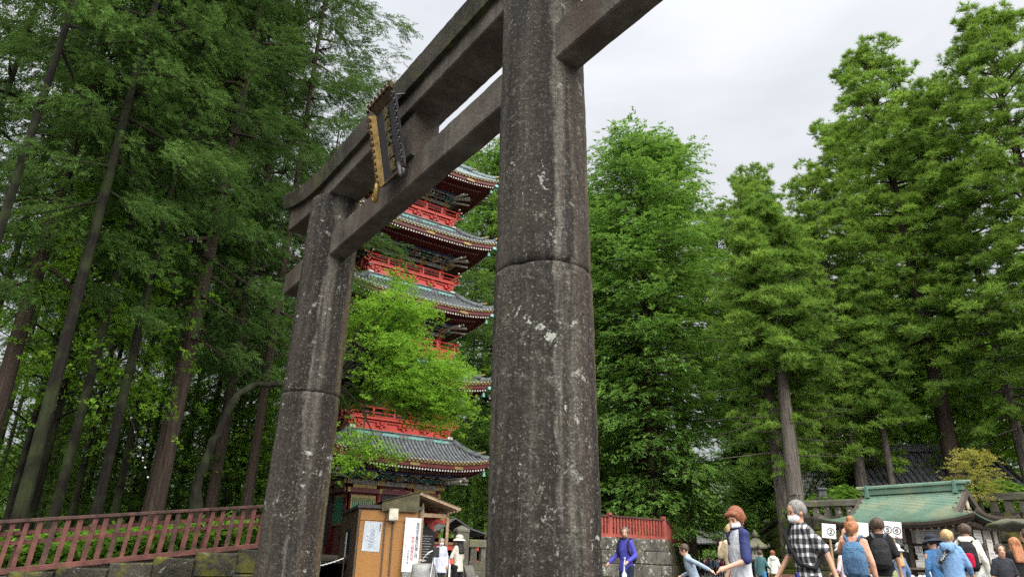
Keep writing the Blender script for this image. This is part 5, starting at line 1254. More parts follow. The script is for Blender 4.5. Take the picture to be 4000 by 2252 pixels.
for k in range(6):
    a = 2 * math.pi * (k + .5) / 6; b = MB(); b.tube([(.20 * math.cos(a), .20 * math.sin(a), 1.37 * hz), (.212 * math.cos(a), .212 * math.sin(a), 1.37 * hz)], .035, 8); b.build('light_opening', DKW, lb)
b = MB(); b.loft([hexring(.46, 1.52), hexring(.47, 1.58), hexring(.30, 1.72), hexring(.12, 1.86)]); b.build('roof_stone', CAPM, sl, bevel=.015)
for k in range(6): a = 2 * math.pi * k / 6; b = MB(); b.tube([(.42 * math.cos(a), .42 * math.sin(a), 1.58 * hz), (.52 * math.cos(a), .52 * math.sin(a), 1.60 * hz), (.52 * math.cos(a), .52 * math.sin(a), 1.68 * hz)], [.06, .05, .03], 6); b.build('roof_scroll', CAPM, sl)
b = MB(); b.loft([hexring(.07, 1.84, 8), hexring(.13, 1.95, 8), hexring(.10, 2.05, 8), hexring(.01, 2.15, 8)]); b.build('finial', CAPM, sl, True)
# --- brown sign stand, numbered placards, barriers
bs = empty('brown_sign', G(3098, 16.2), R(35)); tag(bs, 'square brown notice panel standing left of the booth queue', 'sign'); b = MB(); b.box((0, 0, .68), (.50, .03, .46)); b.build('panel', plain('brown_enamel', (.13, .055, .035), .5), bs); b = MB(); b.box((.02, -.018, .84), (.24, .004, .03)); b.build('text_line', WHT, bs)
for s in (-1, 1): b = MB(); b.box((s * .2, .03, .3), (.03, .03, .6)); b.build('leg', BLKM, bs)
def placard(label, u, v, D, w, h, body, tilt, size, yaw=R(-28)):
    p = P(u, v, D); e = empty('number_placard', Vector((p.x, p.y, 0)), -R(90) + math.atan2(CAM.y - p.y, CAM.x - p.x) + R(180) ); e.rotation_euler[1] = 0; tag(e, label, 'sign', 'numbered queue placards')
    e.rotation_euler[2] = math.atan2(CAM.y - p.y, CAM.x - p.x) + R(90)
    z = p.z; b = MB(); b.box((0, 0, 0), (w, .015, h)); o = b.build('board', WHT, e, loc=(0, 0, z), rot=(0, tilt, 0))
    for (t, x) in body: text('number', t, size, INK, o, (x, -.011, -.02), RX, bold=.002)
    q = MB(); q.tube([(.0, .02, 0), (0.0, .02, z)], .018, 6); q.build('pole', WOODL, e)
    return o
o = placard('white placard with circled five and six beside the man in black', 3485, 2066, 14.2, .29, .26, [('⑤', -.07), ('⑥', .07)], R(6), .15)
for s in (-1, 1): b = MB(); b.bar((s * .04, -.012, -.10), (s * .09, -.012, -.07 if s < 0 else -.13), .004, .012); b.build('red_arrow', REDI, o)
placard('white placard with circled two behind the man in plaid', 3238, 2072, 15.0, .24, .26, [('②', .03)], R(6), .16)
placard('plain white placard between the two women with backpacks', 3366, 2066, 14.6, .22, .24, [], R(6), .1)
POLEW = WHT
for i, (u, D) in enumerate(((3555, 17.2), (3586, 17.6), (3602, 17.8), (3668, 17.4))):
    e = empty('barrier_post', G(u, D), 0); tag(e, ['white barrier post nearest the white notice', 'white barrier post second from the notice', 'white barrier post third from the notice', 'white barrier post beside the striped queue at the right'][i], 'post', 'white barrier posts before the booth')
    b = MB(); b.tube([(0, 0, 0), (0, 0, .03), (0, 0, .035), (0, 0, .86)], [.14, .14, .03, .03], 10); b.build('stem', WHT, e); b = MB(); b.ball((0, 0, .90), .05, 8, 6); b.build('knob', WHT, e, True)
pa, pb_ = G(3602, 17.8, .86), G(3668, 17.4, .86); b = MB(); b.tube([pa.lerp(pb_, t) + Vector((0, 0, -.5 * t * (1 - t))) for t in [j / 10 for j in range(11)]], .012, 6); o = b.build('barrier_chain', WHT); tag(o, 'white chain sagging between the barrier posts', 'chain')
e = empty('white_notice', G(3548, 17.0), R(-30)); tag(e, 'white notice with pink print among the barrier posts', 'sign'); b = MB(); b.box((0, 0, .78), (.46, .02, .28)); b.build('board', WHT, e); b = MB(); b.box((-.14, -.013, .80), (.08, .004, .08)); b.build('print', plain('pink_print', (.6, .2, .2), .6), e); b = MB(); b.box((0, .02, .35), (.03, .02, .7)); b.build('leg', WHT, e)
# mossy rock ledge at the right edge
RK = P(4010, 2048, 21.0); b = MB(); b.ball((0, 0, 0), (.85, .55, .13), 18, 8)
for q in range(len(b.v)): x, y, z = b.v[q]; d = nz3(x, y, z, 3.0) * .09 + nz3(x, y, z, 9.0) * .04; b.v[q] = (x + d, y + d, z + d)
o = b.build('lantern_cap', CAPM, None, True, RK); bb = MB(); bb.loft([hexring(.16, -1.0 / hz * 0 - 2.0, 10), hexring(.16, -.05, 10)]); o2 = bb.build('lantern_stem', POSTST, o, True); tag(o, 'mossy stone lantern roof cut off by the right edge', 'lantern')
# ================================================================ maple before the pagoda, underwood, shrubs, far wood
lv = [t_leaves(13, 0.17, 0.085, s, 0.65) for s in (11, 12, 13)]
lvs = [t_leaves(12, 0.16, 0.085, s, 0.7, False) for s in (14, 15)]
def scatter(Ts, Pn, Fn, Sn, g):
    idx = g.integers(0, len(Ts), len(Pn)); return np.concatenate([place(t, Pn[idx == j], Fn[idx == j], Sn[idx == j], g=g) for j, t in enumerate(Ts) if (idx == j).any()])
g = np.random.default_rng(5)
base = G(725, 22.0, 1.1); way = [base, P(780, 1850, 22.0), P(850, 1690, 22.0), P(925, 1540, 22.1), P(1010, 1500, 22.3), P(1180, 1495, 22.8), P(1360, 1485, 23.4)]
mt = empty('maple_tree', base); tag(mt, 'bright green maple with an arching trunk in front of the pagoda', 'tree')
tb = MB(); wq, wr = [], []
for i in range(len(way) - 1):
    for j in range(5):
        t = j / 5; wq.append(way[i].lerp(way[i + 1], t) - base + Vector((g.normal(), g.normal(), g.normal())) * .025); wr.append(([.19, .14, .115, .10, .09, .08, .07][i] * (1 - t) + [.19, .14, .115, .10, .09, .08, .07][i + 1] * t) * g.uniform(.86, 1.14))
tb.tube(wq + [way[-1] - base], wr + [.07], 10)
cen = P(1570, 1400, 24.2); ax_r = Vector((CR.x, CR.y, 0)).normalized(); ax_f = Vector((CF.x, CF.y, 0)).normalized()
hub = way[-1]; Ps, Fs, Ss = [], [], []
pads = []
for i in range(70):
    # pad centres over the crown's outside, more of them above and to the right
    while True:
        d = g.normal(size=3); d /= np.linalg.norm(d)
        if d[2] > -0.65 and not (d[0] > .35 and d[2] > .25): break
    rr = g.uniform(0.55, 1.0)
    c = cen + ax_r * (2.15 * d[0] * rr) + ax_f * (2.0 * d[1] * rr) + Vector((0, 0, 2.75 * d[2] * rr - .5 * abs(d[0]) * rr))
    pads.append((c, d))
for (u, v, D, r_) in ((1420, 1735, 22.0, .9), (1490, 1760, 22.2, .8), (1360, 1790, 22.0, .8), (1700, 1650, 23.5, .7), (1790, 1600, 24.0, .8), (1740, 1540, 23.6, .8), (1330, 1690, 22.4, .7), (1560, 1090, 24.4, .55), (1450, 1180, 24.2, .8), (1390, 1260, 24, .8)):
    pads.append((P(u, v, D), np.array([0, 0, .2])))
for i, (c, d) in enumerate(pads):
    mid = hub.lerp(c, .5) + Vector((g.normal() * .2, g.normal() * .2, .25 + g.normal() * .15))
    st = way[-2].lerp(hub, g.uniform(.2, 1.0))
    tb.tube([st - base, st.lerp(mid, .5) - base + Vector((0, 0, .12)), mid - base, c - base], [.06, .045, .03, .01], 5, False)
    k = int(g.integers(44, 66)); off = g.normal(size=(k, 3)) * np.array([.40, .40, .17]); off[:, 2] -= 0.35 * (off[:, 0] ** 2 + off[:, 1] ** 2)
    Ps.append(np.array(c - base) + off); f = off.copy(); f[:, 2] = -0.15; f += g.normal(size=(k, 3)) * .25; Fs.append(f); Ss.append(g.uniform(.75, 1.25, k))
    for q in range(4): tb.tube([c - base, c - base + Vector(off[q])], [.012, .004], 3, False)
tb.build('trunk', BARK_D, mt, True)
Vm = scatter(lv, np.concatenate(Ps), np.concatenate(Fs), np.concatenate(Ss), g); print('maple', len(Vm) // 3); link('crown', tri_mesh('maple_crown', Vm, MAPL), mt)
# a small broadleaved tree used through the underwood
def broadleaf(name, H, Rr, npad, per, Ts, mat, bark, seed, z0=0.3, scale=1.0):
    g = np.random.default_rng(seed); b = MB(); b.tube([(0, 0, 0), (.08, .05, H * .3), (-.05, .1, H * .6), (0, 0, H * .9)], [.11, .08, .05, .015], 7); Ps, Fs, Ss = [], [], []
    for i in range(npad):
        t = (i + .5) / npad; z = H * (z0 + (1 - z0) * t); a = i * 2.4 + g.uniform(-.4, .4); r = Rr * (1 - .75 * t ** 2) * g.uniform(.35, 1.0)
        c = np.array([r * math.cos(a), r * math.sin(a), z + g.normal() * .15]); b.tube([(0, 0, z - .35 * r), (c[0] * .5, c[1] * .5, z - .1 * r), tuple(c)], [.035, .022, .006], 4, False)
        k = int(per * g.uniform(.6, 1.4)); off = g.normal(size=(k, 3)) * np.array([.42, .42, .12]) * (Rr / 2.0); off[:, 2] -= .3 * (off[:, 0] ** 2 + off[:, 1] ** 2)
        Ps.append(c + off); f = off + np.array([math.cos(a), math.sin(a), -.1]) * .4; Fs.append(f); Ss.append(g.uniform(.8, 1.3, k) * scale)
    V = scatter(Ts, np.concatenate(Ps), np.concatenate(Fs), np.concatenate(Ss), g); print(name, len(V) // 3)
    return b.mesh(name + '_trunk', bark, True), tri_mesh(name + '_crown', V, mat)
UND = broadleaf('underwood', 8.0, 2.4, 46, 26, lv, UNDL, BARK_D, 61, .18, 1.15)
UNM = broadleaf('green_maple', 9.0, 2.8, 50, 28, lv, MAPL, BARK_D, 62, .3, 1.1)
YEL = broadleaf('yellow_maple', 4.6, 2.0, 30, 24, lv, YELM, BARK_D, 63, .25, 1.0)
def put_bl(T, name, loc, s, label, group=None, sz=None, cat='tree'):
    e = empty(name, loc, rnd.uniform(0, 6.28)); tag(e, label, cat, group); a = link('trunk', T[0], e); c = link('crown', T[1], e)
    for o in (a, c): o.scale = (s, s, sz or s)
    return e
for i, (az, D, s) in enumerate([(-76.5, 31, 1.0), (-79.5, 35, .9), (-82.5, 32, .8), (-86.0, 33, .9), (-89.5, 31, .95), (-84, 46, 1.1), (-78, 52, 1.2), (-88, 50, 1.2), (-73, 46, 1.1), (-81, 60, 1.3), (-71, 56, 1.3), (-86.5, 62, 1.3)]):
    put_bl(UND, 'underwood_tree', GA(az, D, 1.2), s, 'low leafy tree among the trunks of the left wood', 'underwood of the left wood')
put_bl(UNM, 'maple_tree', GA(-75.6, 33, 1.3), 1.15, 'light green maple seen left of the far pillar')
put_bl(UNM, 'maple_tree', GA(-88.3, 24, 1.3), 1.15, 'light green maple at the left edge of the picture', None, 1.35)
for i, (az, D, s) in enumerate([(-27.5, 52, 1.5), (-22.0, 60, 1.7), (-31.5, 58, 1.5), (-18.5, 55, 1.5), (-35, 66, 1.5), (-25, 66, 1.8), (-16, 46, 1.3), (-20.5, 46, 1.2), (-23.6, 49, 1.3), (-27.2, 47, 1.1), (-30.2, 49, 1.2), (-18, 50, 1.5)]):
    put_bl(UNM if i % 2 else UND, 'broadleaf_tree', GA(az, D, 3.0), s, 'bright leafy tree behind the shrine halls', 'leafy trees behind the shrine halls')
for i, (az, D, s) in enumerate([(-60, 42, .9), (-56, 44, 1.0), (-63, 48, 1.1), (-52.5, 40, .8), (-47, 41, .8), (-66.5, 44, 1.0), (-44.5, 50, 1.0)]):
    put_bl(UND, 'broadleaf_tree', GA(az, D, 1.6), s, 'dark leafy tree behind the pagoda compound', 'leafy trees behind the pagoda')
yp = G(3880, 29.0, 2.9); put_bl(YEL, 'maple_tree', yp, .46, 'yellow leaved maple above the stone balustrade at right')
# shrubs on the upper terrace
def shrub_mesh(name, mat, seed, n=150):
    g = np.random.default_rng(seed); d = g.normal(size=(n, 3)); d[:, 2] = np.abs(d[:, 2]); d /= np.linalg.norm(d, axis=1, keepdims=True); p = d * g.uniform(.55, 1.0, (n, 1)) * np.array([1, 1, .75])
    return tri_mesh(name, scatter(lvs, p, d + np.array([0, 0, .2]), g.uniform(.9, 1.4, n), g), mat)
SHM = shrub_mesh('shrub', SHRB, 71)
for i, (u, D, s, lab) in enumerate([(3190, 33, .8, 'round shrub above the balustrade at the foot of the grey trunk'), (3265, 33, .9, 'clipped shrub left of the booth roof'), (3330, 34, 1.25, 'larger shrub just behind the left end of the booth ridge'), (3420, 36, 1.2, 'shrub behind the middle of the booth ridge'), (3520, 38, 1.4, 'shrub behind the right half of the booth ridge'), (3960, 33, 1.2, 'shrub under the yellow leaved maple'), (3905, 36, 1.3, 'green shrub behind the right balustrade')]):
    o = link('shrub', SHM, None, G(u, D, 3.0 + (.2 if i > 1 else 0))); o.scale = (s * 1.2, s * 1.2, s); tag(o, lab, 'shrub', 'shrubs on the upper terrace')
# undergrowth behind the left fence
n = 2600; g = np.random.default_rng(81); x = -6.4 - np.abs(g.normal(size=n)) * 3.0; y = g.uniform(-12, 1.0, n); p = np.stack([x, y, np.array([botz(max(-9, min(1, q))) for q in y]) + .05 + g.uniform(0, .45, n) * np.clip(1.2 - np.abs(g.normal(size=n)) * .4, .3, 1.2)], 1)
f = g.normal(size=(n, 3)); f[:, 2] = .3; o = link('undergrowth', tri_mesh('undergrowth', scatter(lvs, p, f, g.uniform(.8, 1.5, n), g), SHRB)); tag(o, 'dense leafy undergrowth behind the left picket fence', 'undergrowth', kind='stuff')
# the far wood that closes every gap near the ground
FARL = leaf_mat('sunlit_far_leaves', (.09, .19, .04), (.36, .55, .12), (.4, .6, .1), .4, .12)
for (a0, a1, n, mt_, lab) in ((-108, -64, 4200, UNDL, 'dark distant wood behind the trunks at left'), (-64, 4, 6200, FARL, 'bright distant wood behind the shrine halls and far path')):
    g = np.random.default_rng(82); az = np.radians(g.uniform(a0, a1, n)); D = g.uniform(82, 112, n); hgt = 9 + 5 * np.sin(az * 23) + 3 * np.sin(az * 61 + 1); z = 1 + hgt * g.uniform(0, 1, n) ** 1.15
    p = np.stack([CAM.x + D * np.sin(az), CAM.y + D * np.cos(az), z], 1); f = g.normal(size=(n, 3)); f[:, 2] = np.abs(f[:, 2])
    o = link('distant_wood', tri_mesh('distant_wood', scatter(tuft, p, f, g.uniform(3.0, 5.5, n), g), mt_)); tag(o, lab, 'wood', kind='stuff')
hl = MB(); hl.sheet([[Vector((CAM.x + d * math.sin(R(a)), CAM.y + d * math.cos(R(a)), z)) for a in range(-115, 12, 6)] for d, z in ((112, 1.5), (125, 8), (160, 16), (240, 28), (420, 30))]); tag(hl.build('hills', plain('hillside_green', (.035, .06, .02), .95, 0, .5, .3), smooth=True), kind='structure')

# two guy wires with white markers, tied to the thick trunk behind the fence
for i, (u1, v1, lab) in enumerate(((185, 420, 'thin guy wire with white markers in the left wood, upper one'), (330, 900, 'thin guy wire with white markers in the left wood, lower one'))):
    a, c = P(615, 2000, 22.6), P(u1, v1, 21.0); e = empty('guy_wire', a); tag(e, lab, 'wire')
    q = MB(); q.tube([a - a, (c - a) * .5 - Vector((0, 0, .12)), c - a], .008, 5); q.build('cable', BLKM, e)
    for j in range(4):
        t = .13 + .035 * j; q = MB(); q.ball((c - a) * t - Vector((0, 0, .03)), .028, 7, 5); q.build('marker', WHT, e, True)
# ================================================================ people
def fuse(mb, name, mats, voxel=0.016, it=6, fac=0.5):
    """melts overlapping shapes into one continuous surface"""
    me = mb.mesh(name + '_raw', mats[0] if isinstance(mats, list) else mats); o = bpy.data.objects.new('tmp', me)
    r = o.modifiers.new('r', 'REMESH'); r.mode = 'VOXEL'; r.voxel_size = voxel; r.use_smooth_shade = True
    if it: s = o.modifiers.new('s', 'SMOOTH'); s.factor = fac; s.iterations = it
    out = evaluated_mesh(o); out.name = name
    bpy.data.meshes.remove(me); out.polygons.foreach_set('use_smooth', [True] * len(out.polygons)); return out
def cap(b, p, r0, q, r1, n=10):
    p, q = Vector(p), Vector(q); d = (q - p); L_ = d.length; d = d / max(L_, 1e-6)
    b.tube([p - d * r0 * .85, p - d * r0 * .5, p, p.lerp(q, .5), q, q + d * r1 * .5, q + d * r1 * .85], [r0 * .45, r0 * .85, r0, (r0 + r1) / 2, r1, r1 * .85, r1 * .45], n)
def ell(z, w, d, y=0.0, x=0.0, n=18): return [Vector((x + w * math.cos(2 * math.pi * k / n), y + d * math.sin(2 * math.pi * k / n), z)) for k in range(n)]
def cloth(name, c, bump=.5, rough=.85, var=.12):
    if name in MATS: return MATS[name]
    m, nt, b, o = new_mat(name); h = NT(nt); v = h.pos((1, 1, .6), True); n = h.noise(v, 7.0, 3, .55, 2.2)
    h.l(h.ramp(n, [(.3, [x * (1 - var) for x in c]), (.7, [min(1, x * (1 + var)) for x in c])]), b.inputs['Base Color']); b.inputs['Roughness'].default_value = rough; b.inputs['Specular IOR Level'].default_value = .2
    h.bump(h.math('ADD', n, h.math('MULTIPLY', h.noise(v, 14, 2), .2)), b, bump * .9, .06); MATS[name] = m; return m
def plaid_mat():
    m, nt, b, o = new_mat('black_white_plaid'); h = NT(nt); t = h.n('TexCoord').outputs['Object']; s = h.n('SeparateXYZ'); 
    nn = h.n('TexNoise'); nn.inputs['Scale'].default_value = 5; h.l(t, nn.inputs['Vector']); mx = h.n('Mix'); mx.data_type = 'VECTOR'; mx.inputs['Factor'].default_value = .05; h.l(t, mx.inputs['A']); h.l(nn.outputs[1], mx.inputs['B']); h.l(mx.outputs['Result'], s.inputs[0])
    def band(sock, f, ph=0.0): return h.ramp(h.math('SINE', h.math('ADD', h.math('MULTIPLY', sock, f), ph)), [(.05, 0.0), (.45, 1.0)])
    xy = h.math('ADD', s.outputs[0], s.outputs[1]); k = h.math('ADD', h.math('MULTIPLY', band(xy, 78), .5), h.math('MULTIPLY', band(s.outputs[2], 70), .5))
    c = h.ramp(k, [(.05, (.012, .012, .014)), (.5, (.14, .14, .145)), (.95, (.62, .62, .64))]); h.l(c, b.inputs['Base Color']); b.inputs['Roughness'].default_value = .85; h.bump(h.noise(t, 8, 4, .55, .6), b, .4, .05); return m
SKIN = {'light': plain('skin_light', (.58, .33, .235), .5, 0, .06), 'tan': plain('skin_tan', (.46, .25, .16), .5, 0, .06)}
def hairm(name, c):
    m, nt, b, o = new_mat(name); h = NT(nt); v = h.pos((60, 60, 9), True); n = h.noise(v, 1.6, 4, .6, .8)
    h.l(h.ramp(n, [(.3, [x * .45 for x in c]), (.7, [min(1, x * 1.35) for x in c])]), b.inputs['Base Color']); b.inputs['Roughness'].default_value = .5; h.bump(n, b, .8, .02); return m
HAIRM = {'black': hairm('hair_black', (.022, .018, .016)), 'brown': hairm('hair_brown', (.065, .038, .022)), 'auburn': hairm('hair_auburn', (.26, .085, .035)), 'blonde': hairm('hair_blonde', (.52, .36, .17)), 'grey': hairm('hair_grey', (.22, .21, .20)), 'ginger': hairm('hair_ginger', (.42, .17, .07)), 'stubble': hairm('hair_cropped', (.10, .075, .06))}
MASKM = cloth('mask_white', (.72, .73, .74), .3); EYEM = ink_mat('eye_dark', (.03, .022, .02), .3)
def place_person(u, v, h):
    d = raydir(u, v); hyp = math.hypot(d.x, d.y); D = (h - 1.0) * hyp / d.z if d.z > 0 else 30; p = P(u, v, D); return Vector((p.x, p.y, 0)), D
def person(label, u, v, h, face, top, bottom, hair='black', skin='light', hairstyle='short', D=None, lean=0.0, hyaw=0.0, hpit=0.0, armL=None, armR=None, legL=None, legR=None, sleeve=1.0, sleevemat=None, leg_len=1.0, loose=1.0, hem=.80, mask=False, hat=None, beard=None, shoes=(.03, .03, .03), voxel=.016, group=None, skirt=None, z=0.0, hood=None, build=.92, coat=None, pos=None):
    """face: 0 looks at the camera, +90 to the right of the picture, 180 away. Lengths in metres for a 1.70 m figure, +y forward, +x to the figure's right."""
    if pos is None:
        if D is None: pos, D = place_person(u, v, h)
        else: pos = G(u, D)
    s = h / 1.70; to = math.atan2(CAM.y - pos.y, CAM.x - pos.x) + R(face)
    e = empty('person', pos + Vector((0, 0, z)), to - R(90)); e.scale = (s, s, s); tag(e, label, 'person', group)
    ML = Matrix.Translation((0, 0, .94)) @ Matrix.Rotation(-lean, 4, 'X') @ Matrix.Translation((0, 0, -.94))      # leans the upper body forward
    U = lambda p: ML @ Vector(p)
    shL, shR = U((-.146, 0, 1.392)), U((.146, 0, 1.392))
    eL, hL = armL or ((-.205, -.03, 1.13), (-.215, .05, .88)); eR, hR = armR or ((.205, -.03, 1.13), (.215, .05, .88))
    eL, hL, eR, hR = [U(q) for q in (eL, hL, eR, hR)]
    kL, aL = [Vector(q) for q in (legL or ((-.105, .01, .49), (-.11, -.02, .08)))]; kR, aR = [Vector(q) for q in (legR or ((.105, .01, .49), (.11, -.02, .08)))]
    hpL, hpR = Vector((-.085, 0, .90)), Vector((.085, 0, .90))
    bw = build
    # ---- body: one continuous skin surface
    b = MB()
    rings = [[U(q) for q in ell(zz, w * bw, d * bw, y)] for zz, w, d, y in ((.86, .14, .10, 0), (1.05, .125, .085, 0), (1.25, .15, .10, 0), (1.38, .15, .08, 0), (1.45, .07, .06, 0), (1.52, .052, .055, .005))]
    b.loft(rings)
    hc = U((0, .012, 1.572)); HM = (ML.to_3x3() @ Matrix.Rotation(hyaw, 3, 'Z') @ Matrix.Rotation(hpit, 3, 'X')) * 1.09
    hp = lambda x, y, zz: hc + HM @ Vector((x, y, zz))
    cap(b, U((0, 0, 1.45)), .054, hp(0, -.015, -.06), .050)
    b.ball(hc + HM @ Vector((0, -.012, .025)), (.072, .094, .095), 16, 12, HM); b.ball(hp(0, .022, -.045), (.054, .062, .068), 14, 10, HM)
    cap(b, hp(0, .078, .015), .010, hp(0, .097, -.022), .014, 8)
    for sx in (-1, 1): b.ball(hp(sx * .074, -.008, -.005), (.012, .022, .032), 8, 6, HM); b.ball(hp(sx * .03, .062, -.012), (.022, .018, .018), 8, 6, HM)
    for (sh, el_, ha, sx) in ((shL, eL, hL, -1), (shR, eR, hR, 1)):
        cap(b, sh, .042, el_, .034); cap(b, el_, .035, ha, .024)
        d = (ha - el_).normalized(); sd = d.cross(Vector((0, 0, 1))); sd = sd.normalized() if sd.length > .1 else Vector((1, 0, 0)); n_ = sd.cross(d)
        pm = ha + d * .05; cap(b, ha, .027, pm, .030, 8); b.ball(pm + d * .005, .034, 8, 6)
        for k in range(4):
            o0 = pm + sd * (.027 - .018 * k) + d * .025; ln_ = (.062, .074, .070, .052)[k]; md = o0 + d * ln_ * .5 - n_ * .010; cap(b, o0, .0095, md, .009, 6); cap(b, md, .009, md + d * ln_ * .35 - n_ * ln_ * .35, .008, 6)
        t0 = ha + d * .02 + sd * .022; cap(b, t0, .012, t0 + sd * .028 + d * .028 - n_ * .01, .010, 6); cap(b, t0 + sd * .028 + d * .028 - n_ * .01, .010, t0 + sd * .03 + d * .055 - n_ * .02, .009, 6)
    for (hp_, kn, an) in ((hpL, kL, aL), (hpR, kR, aR)): cap(b, hp_, .078, kn, .052); cap(b, kn, .052, kn.lerp(an, .35), .050); cap(b, kn.lerp(an, .35), .050, an, .036); cap(b, an, .036, an + Vector((0, .09, -.045)), .03)
    body = link('body', fuse(b, 'body', SKIN[skin], voxel if voxel < .016 else .015, 3), e)
    for sx in (-1, 1):
        q = MB(); q.ball(hp(sx * .031, .076, .012), (.013, .006, .006), 8, 5, HM); q.build('eye', EYEM, e, True)
        q = MB(); q.bar(hp(sx * .046, .074, .030), hp(sx * .016, .083, .032), .008, .006); q.build('eyebrow', HAIRM['black' if hair not in HAIRM else hair], e)
    if not mask: q = MB(); q.ball(hp(0, .078, -.056), (.022, .007, .006), 8, 5, HM); q.build('mouth', plain('lip', (.36, .12, .10), .5), e, True)
    # ---- bottoms
    b = MB(); lg = leg_len
    b.loft([ell(zz, w * bw, d * bw) for zz, w, d in ((.80, .135, .108), (.90, .146, .112), (1.0, .132, .098), (1.06, .125, .09))])
    for (hp_, kn, an) in ((hpL, kL, aL), (hpR, kR, aR)):
        cap(b, hp_, .084 * loose, kn if lg > .5 else hp_.lerp(kn, lg * 2), .066 * loose)
        if lg > .5: cap(b, kn, .064 * loose, kn.lerp(an, (lg - .5) * 2), .050 * loose)
    if skirt: b.loft([ell(zz, w, d) for zz, w, d in ((skirt, .26, .21), (.75, .21, .17), (1.0, .15, .11))])
    link('trousers' if lg > .7 else 'shorts', fuse(b, 'trousers', bottom, max(voxel, .016), 4), e)
    # ---- top, with sleeves
    b = MB(); hw = 1.06 * loose
    b.loft([[U(q) for q in ell(zz, w * bw * hw, d * bw * hw, y)] for zz, w, d, y in ((hem, .150, .110, 0), (hem + .05, .149, .109, 0), (1.05, .134, .098, 0), (1.25, .148, .106, .004), (1.36, .146, .090, 0), (1.43, .098, .072, -.004), (1.475, .062, .062, -.004))])
    def sleeves(b):
        for (sh, el_, ha) in ((shL, eL, hL), (shR, eR, hR)):
            c0 = sh + (sh - U((0, 0, 1.40))) * -.12
            if sleeve <= .5: q = sh.lerp(el_, sleeve * 2); cap(b, c0, .054 * loose, q, .056 * loose)
            else: cap(b, c0, .052 * loose, el_, .046 * loose); cap(b, el_, .046 * loose, el_.lerp(ha, (sleeve - .5) * 2), .037 * loose)
    if sleevemat is None: sleeves(b)
    for sx in (-1, 1): cap(b, U((sx * .06, -.008, 1.432)), .040, U((sx * .145, 0, 1.398)), .048)
    if hood: cap(b, U((-.08, -.07, 1.455)), .05, U((.08, -.07, 1.455)), .05); b.ball(U((0, -.10, 1.41)), (.11, .055, .09), 10, 8)
    if coat: b.loft([ell(zz, w, d) for zz, w, d in ((coat, .22, .17), (.85, .19, .14), (1.1, .165, .115))])
    link('shirt', fuse(b, 'shirt', top, max(voxel, .016), 4), e)
    if sleevemat is not None:
        b = MB(); sleeves(b)
        for sx in (-1, 1): cap(b, U((sx * .075, -.005, 1.440)), .043, U((sx * .150, 0, 1.40)), .060)
        link('sleeves', fuse(b, 'sleeves', sleevemat, max(voxel, .016), 4), e)
    # ---- shoes, hair, extras
    for an in (aL, aR):
        b = MB(); cap(b, an + Vector((0, -.03, -.035)), .042, an + Vector((0, .13, -.045)), .036); link('shoe', fuse(b, 'shoe', plain('shoe_%d' % int(shoes[0] * 100), shoes, .6), .016, 2), e)
    if hairstyle != 'bald':
        b = MB(); b.ball(hc + HM @ Vector((0, -.024, .040)), (.082, .096, .093), 16, 12, HM)
        for k in range(9):
            a = -2.2 + 4.4 * k / 8; b.ball(hp(.066 * math.sin(a), -.02 - .070 * math.cos(a), .03 + .02 * math.sin(k * 2.1)), (.030, .034, .055), 8, 6, HM)
        if hairstyle in ('bob', 'fringe'):
            for sx in (-1, 1): cap(b, hp(sx * .068, -.01, .03), .030, hp(sx * .062, .0, -.055), .022)
            cap(b, hp(-.055, -.05, -.01), .045, hp(.055, -.05, -.01), .045); cap(b, hp(-.045, .058, .075), .028, hp(.045, .062, .072), .028)
        if hairstyle == 'long':
            for sx in (-1, 0, 1): cap(b, hp(sx * .045, -.055, .02), .048, U((sx * .06, -.10, 1.27)), .045)
            for sx in (-1, 1): cap(b, hp(sx * .068, -.015, .03), .030, U((sx * .085, -.03, 1.33)), .028)
        if hairstyle == 'bun': b.ball(hp(0, -.05, .125), .058, 10, 8); cap(b, hp(0, -.08, .0), .05, hp(0, -.07, -.06), .03)
        if hairstyle == 'cap': pass
        link('hair', fuse(b, 'hair', HAIRM[hair], .013, 2), e)
    if beard: b = MB(); b.ball(hp(0, .034, -.062), (.054, .056, .050), 12, 8, HM); link('beard', fuse(b, 'beard', HAIRM[beard], .012, 2), e)
    if mask:
        b = MB(); b.ball(hp(0, .036, -.042), (.062, .066, .052), 14, 10, HM); cap(b, hp(0, .09, -.015), .012, hp(0, .098, -.05), .014); link('face_mask', fuse(b, 'mask', MASKM, .012, 2), e)
        for sx in (-1, 1): q = MB(); q.tube([hp(sx * .055, .05, -.02), hp(sx * .075, -.002, .012)], .0035, 4); q.build('mask_loop', MASKM, e)
    if hat:
        b = MB(); b.ball(hp(0, -.015, .085), (.092, .108, .075), 16, 8, HM); link('hat_crown', fuse(b, 'hat', hat, .014, 2), e)
        q = MB(); q.loft([[hp(r * math.cos(a), r * 1.12 * math.sin(a) - .01, zz) for a in [2 * math.pi * k / 24 for k in range(24)]] for r, zz in ((.088, .062), (.155, .012 + 0), (.16, .004), (.088, .050))], cap=False); q.build('hat_brim', hat, e, True)
    return e, dict(U=U, hp=hp, eL=eL, hL=hL, eR=eR, hR=hR, shL=shL, shR=shR, D=D)
def add(e, name, b, mat, vox=.016, it=4, label=None):
    o = link(name, fuse(b, name, mat, vox, it), e)
    return o
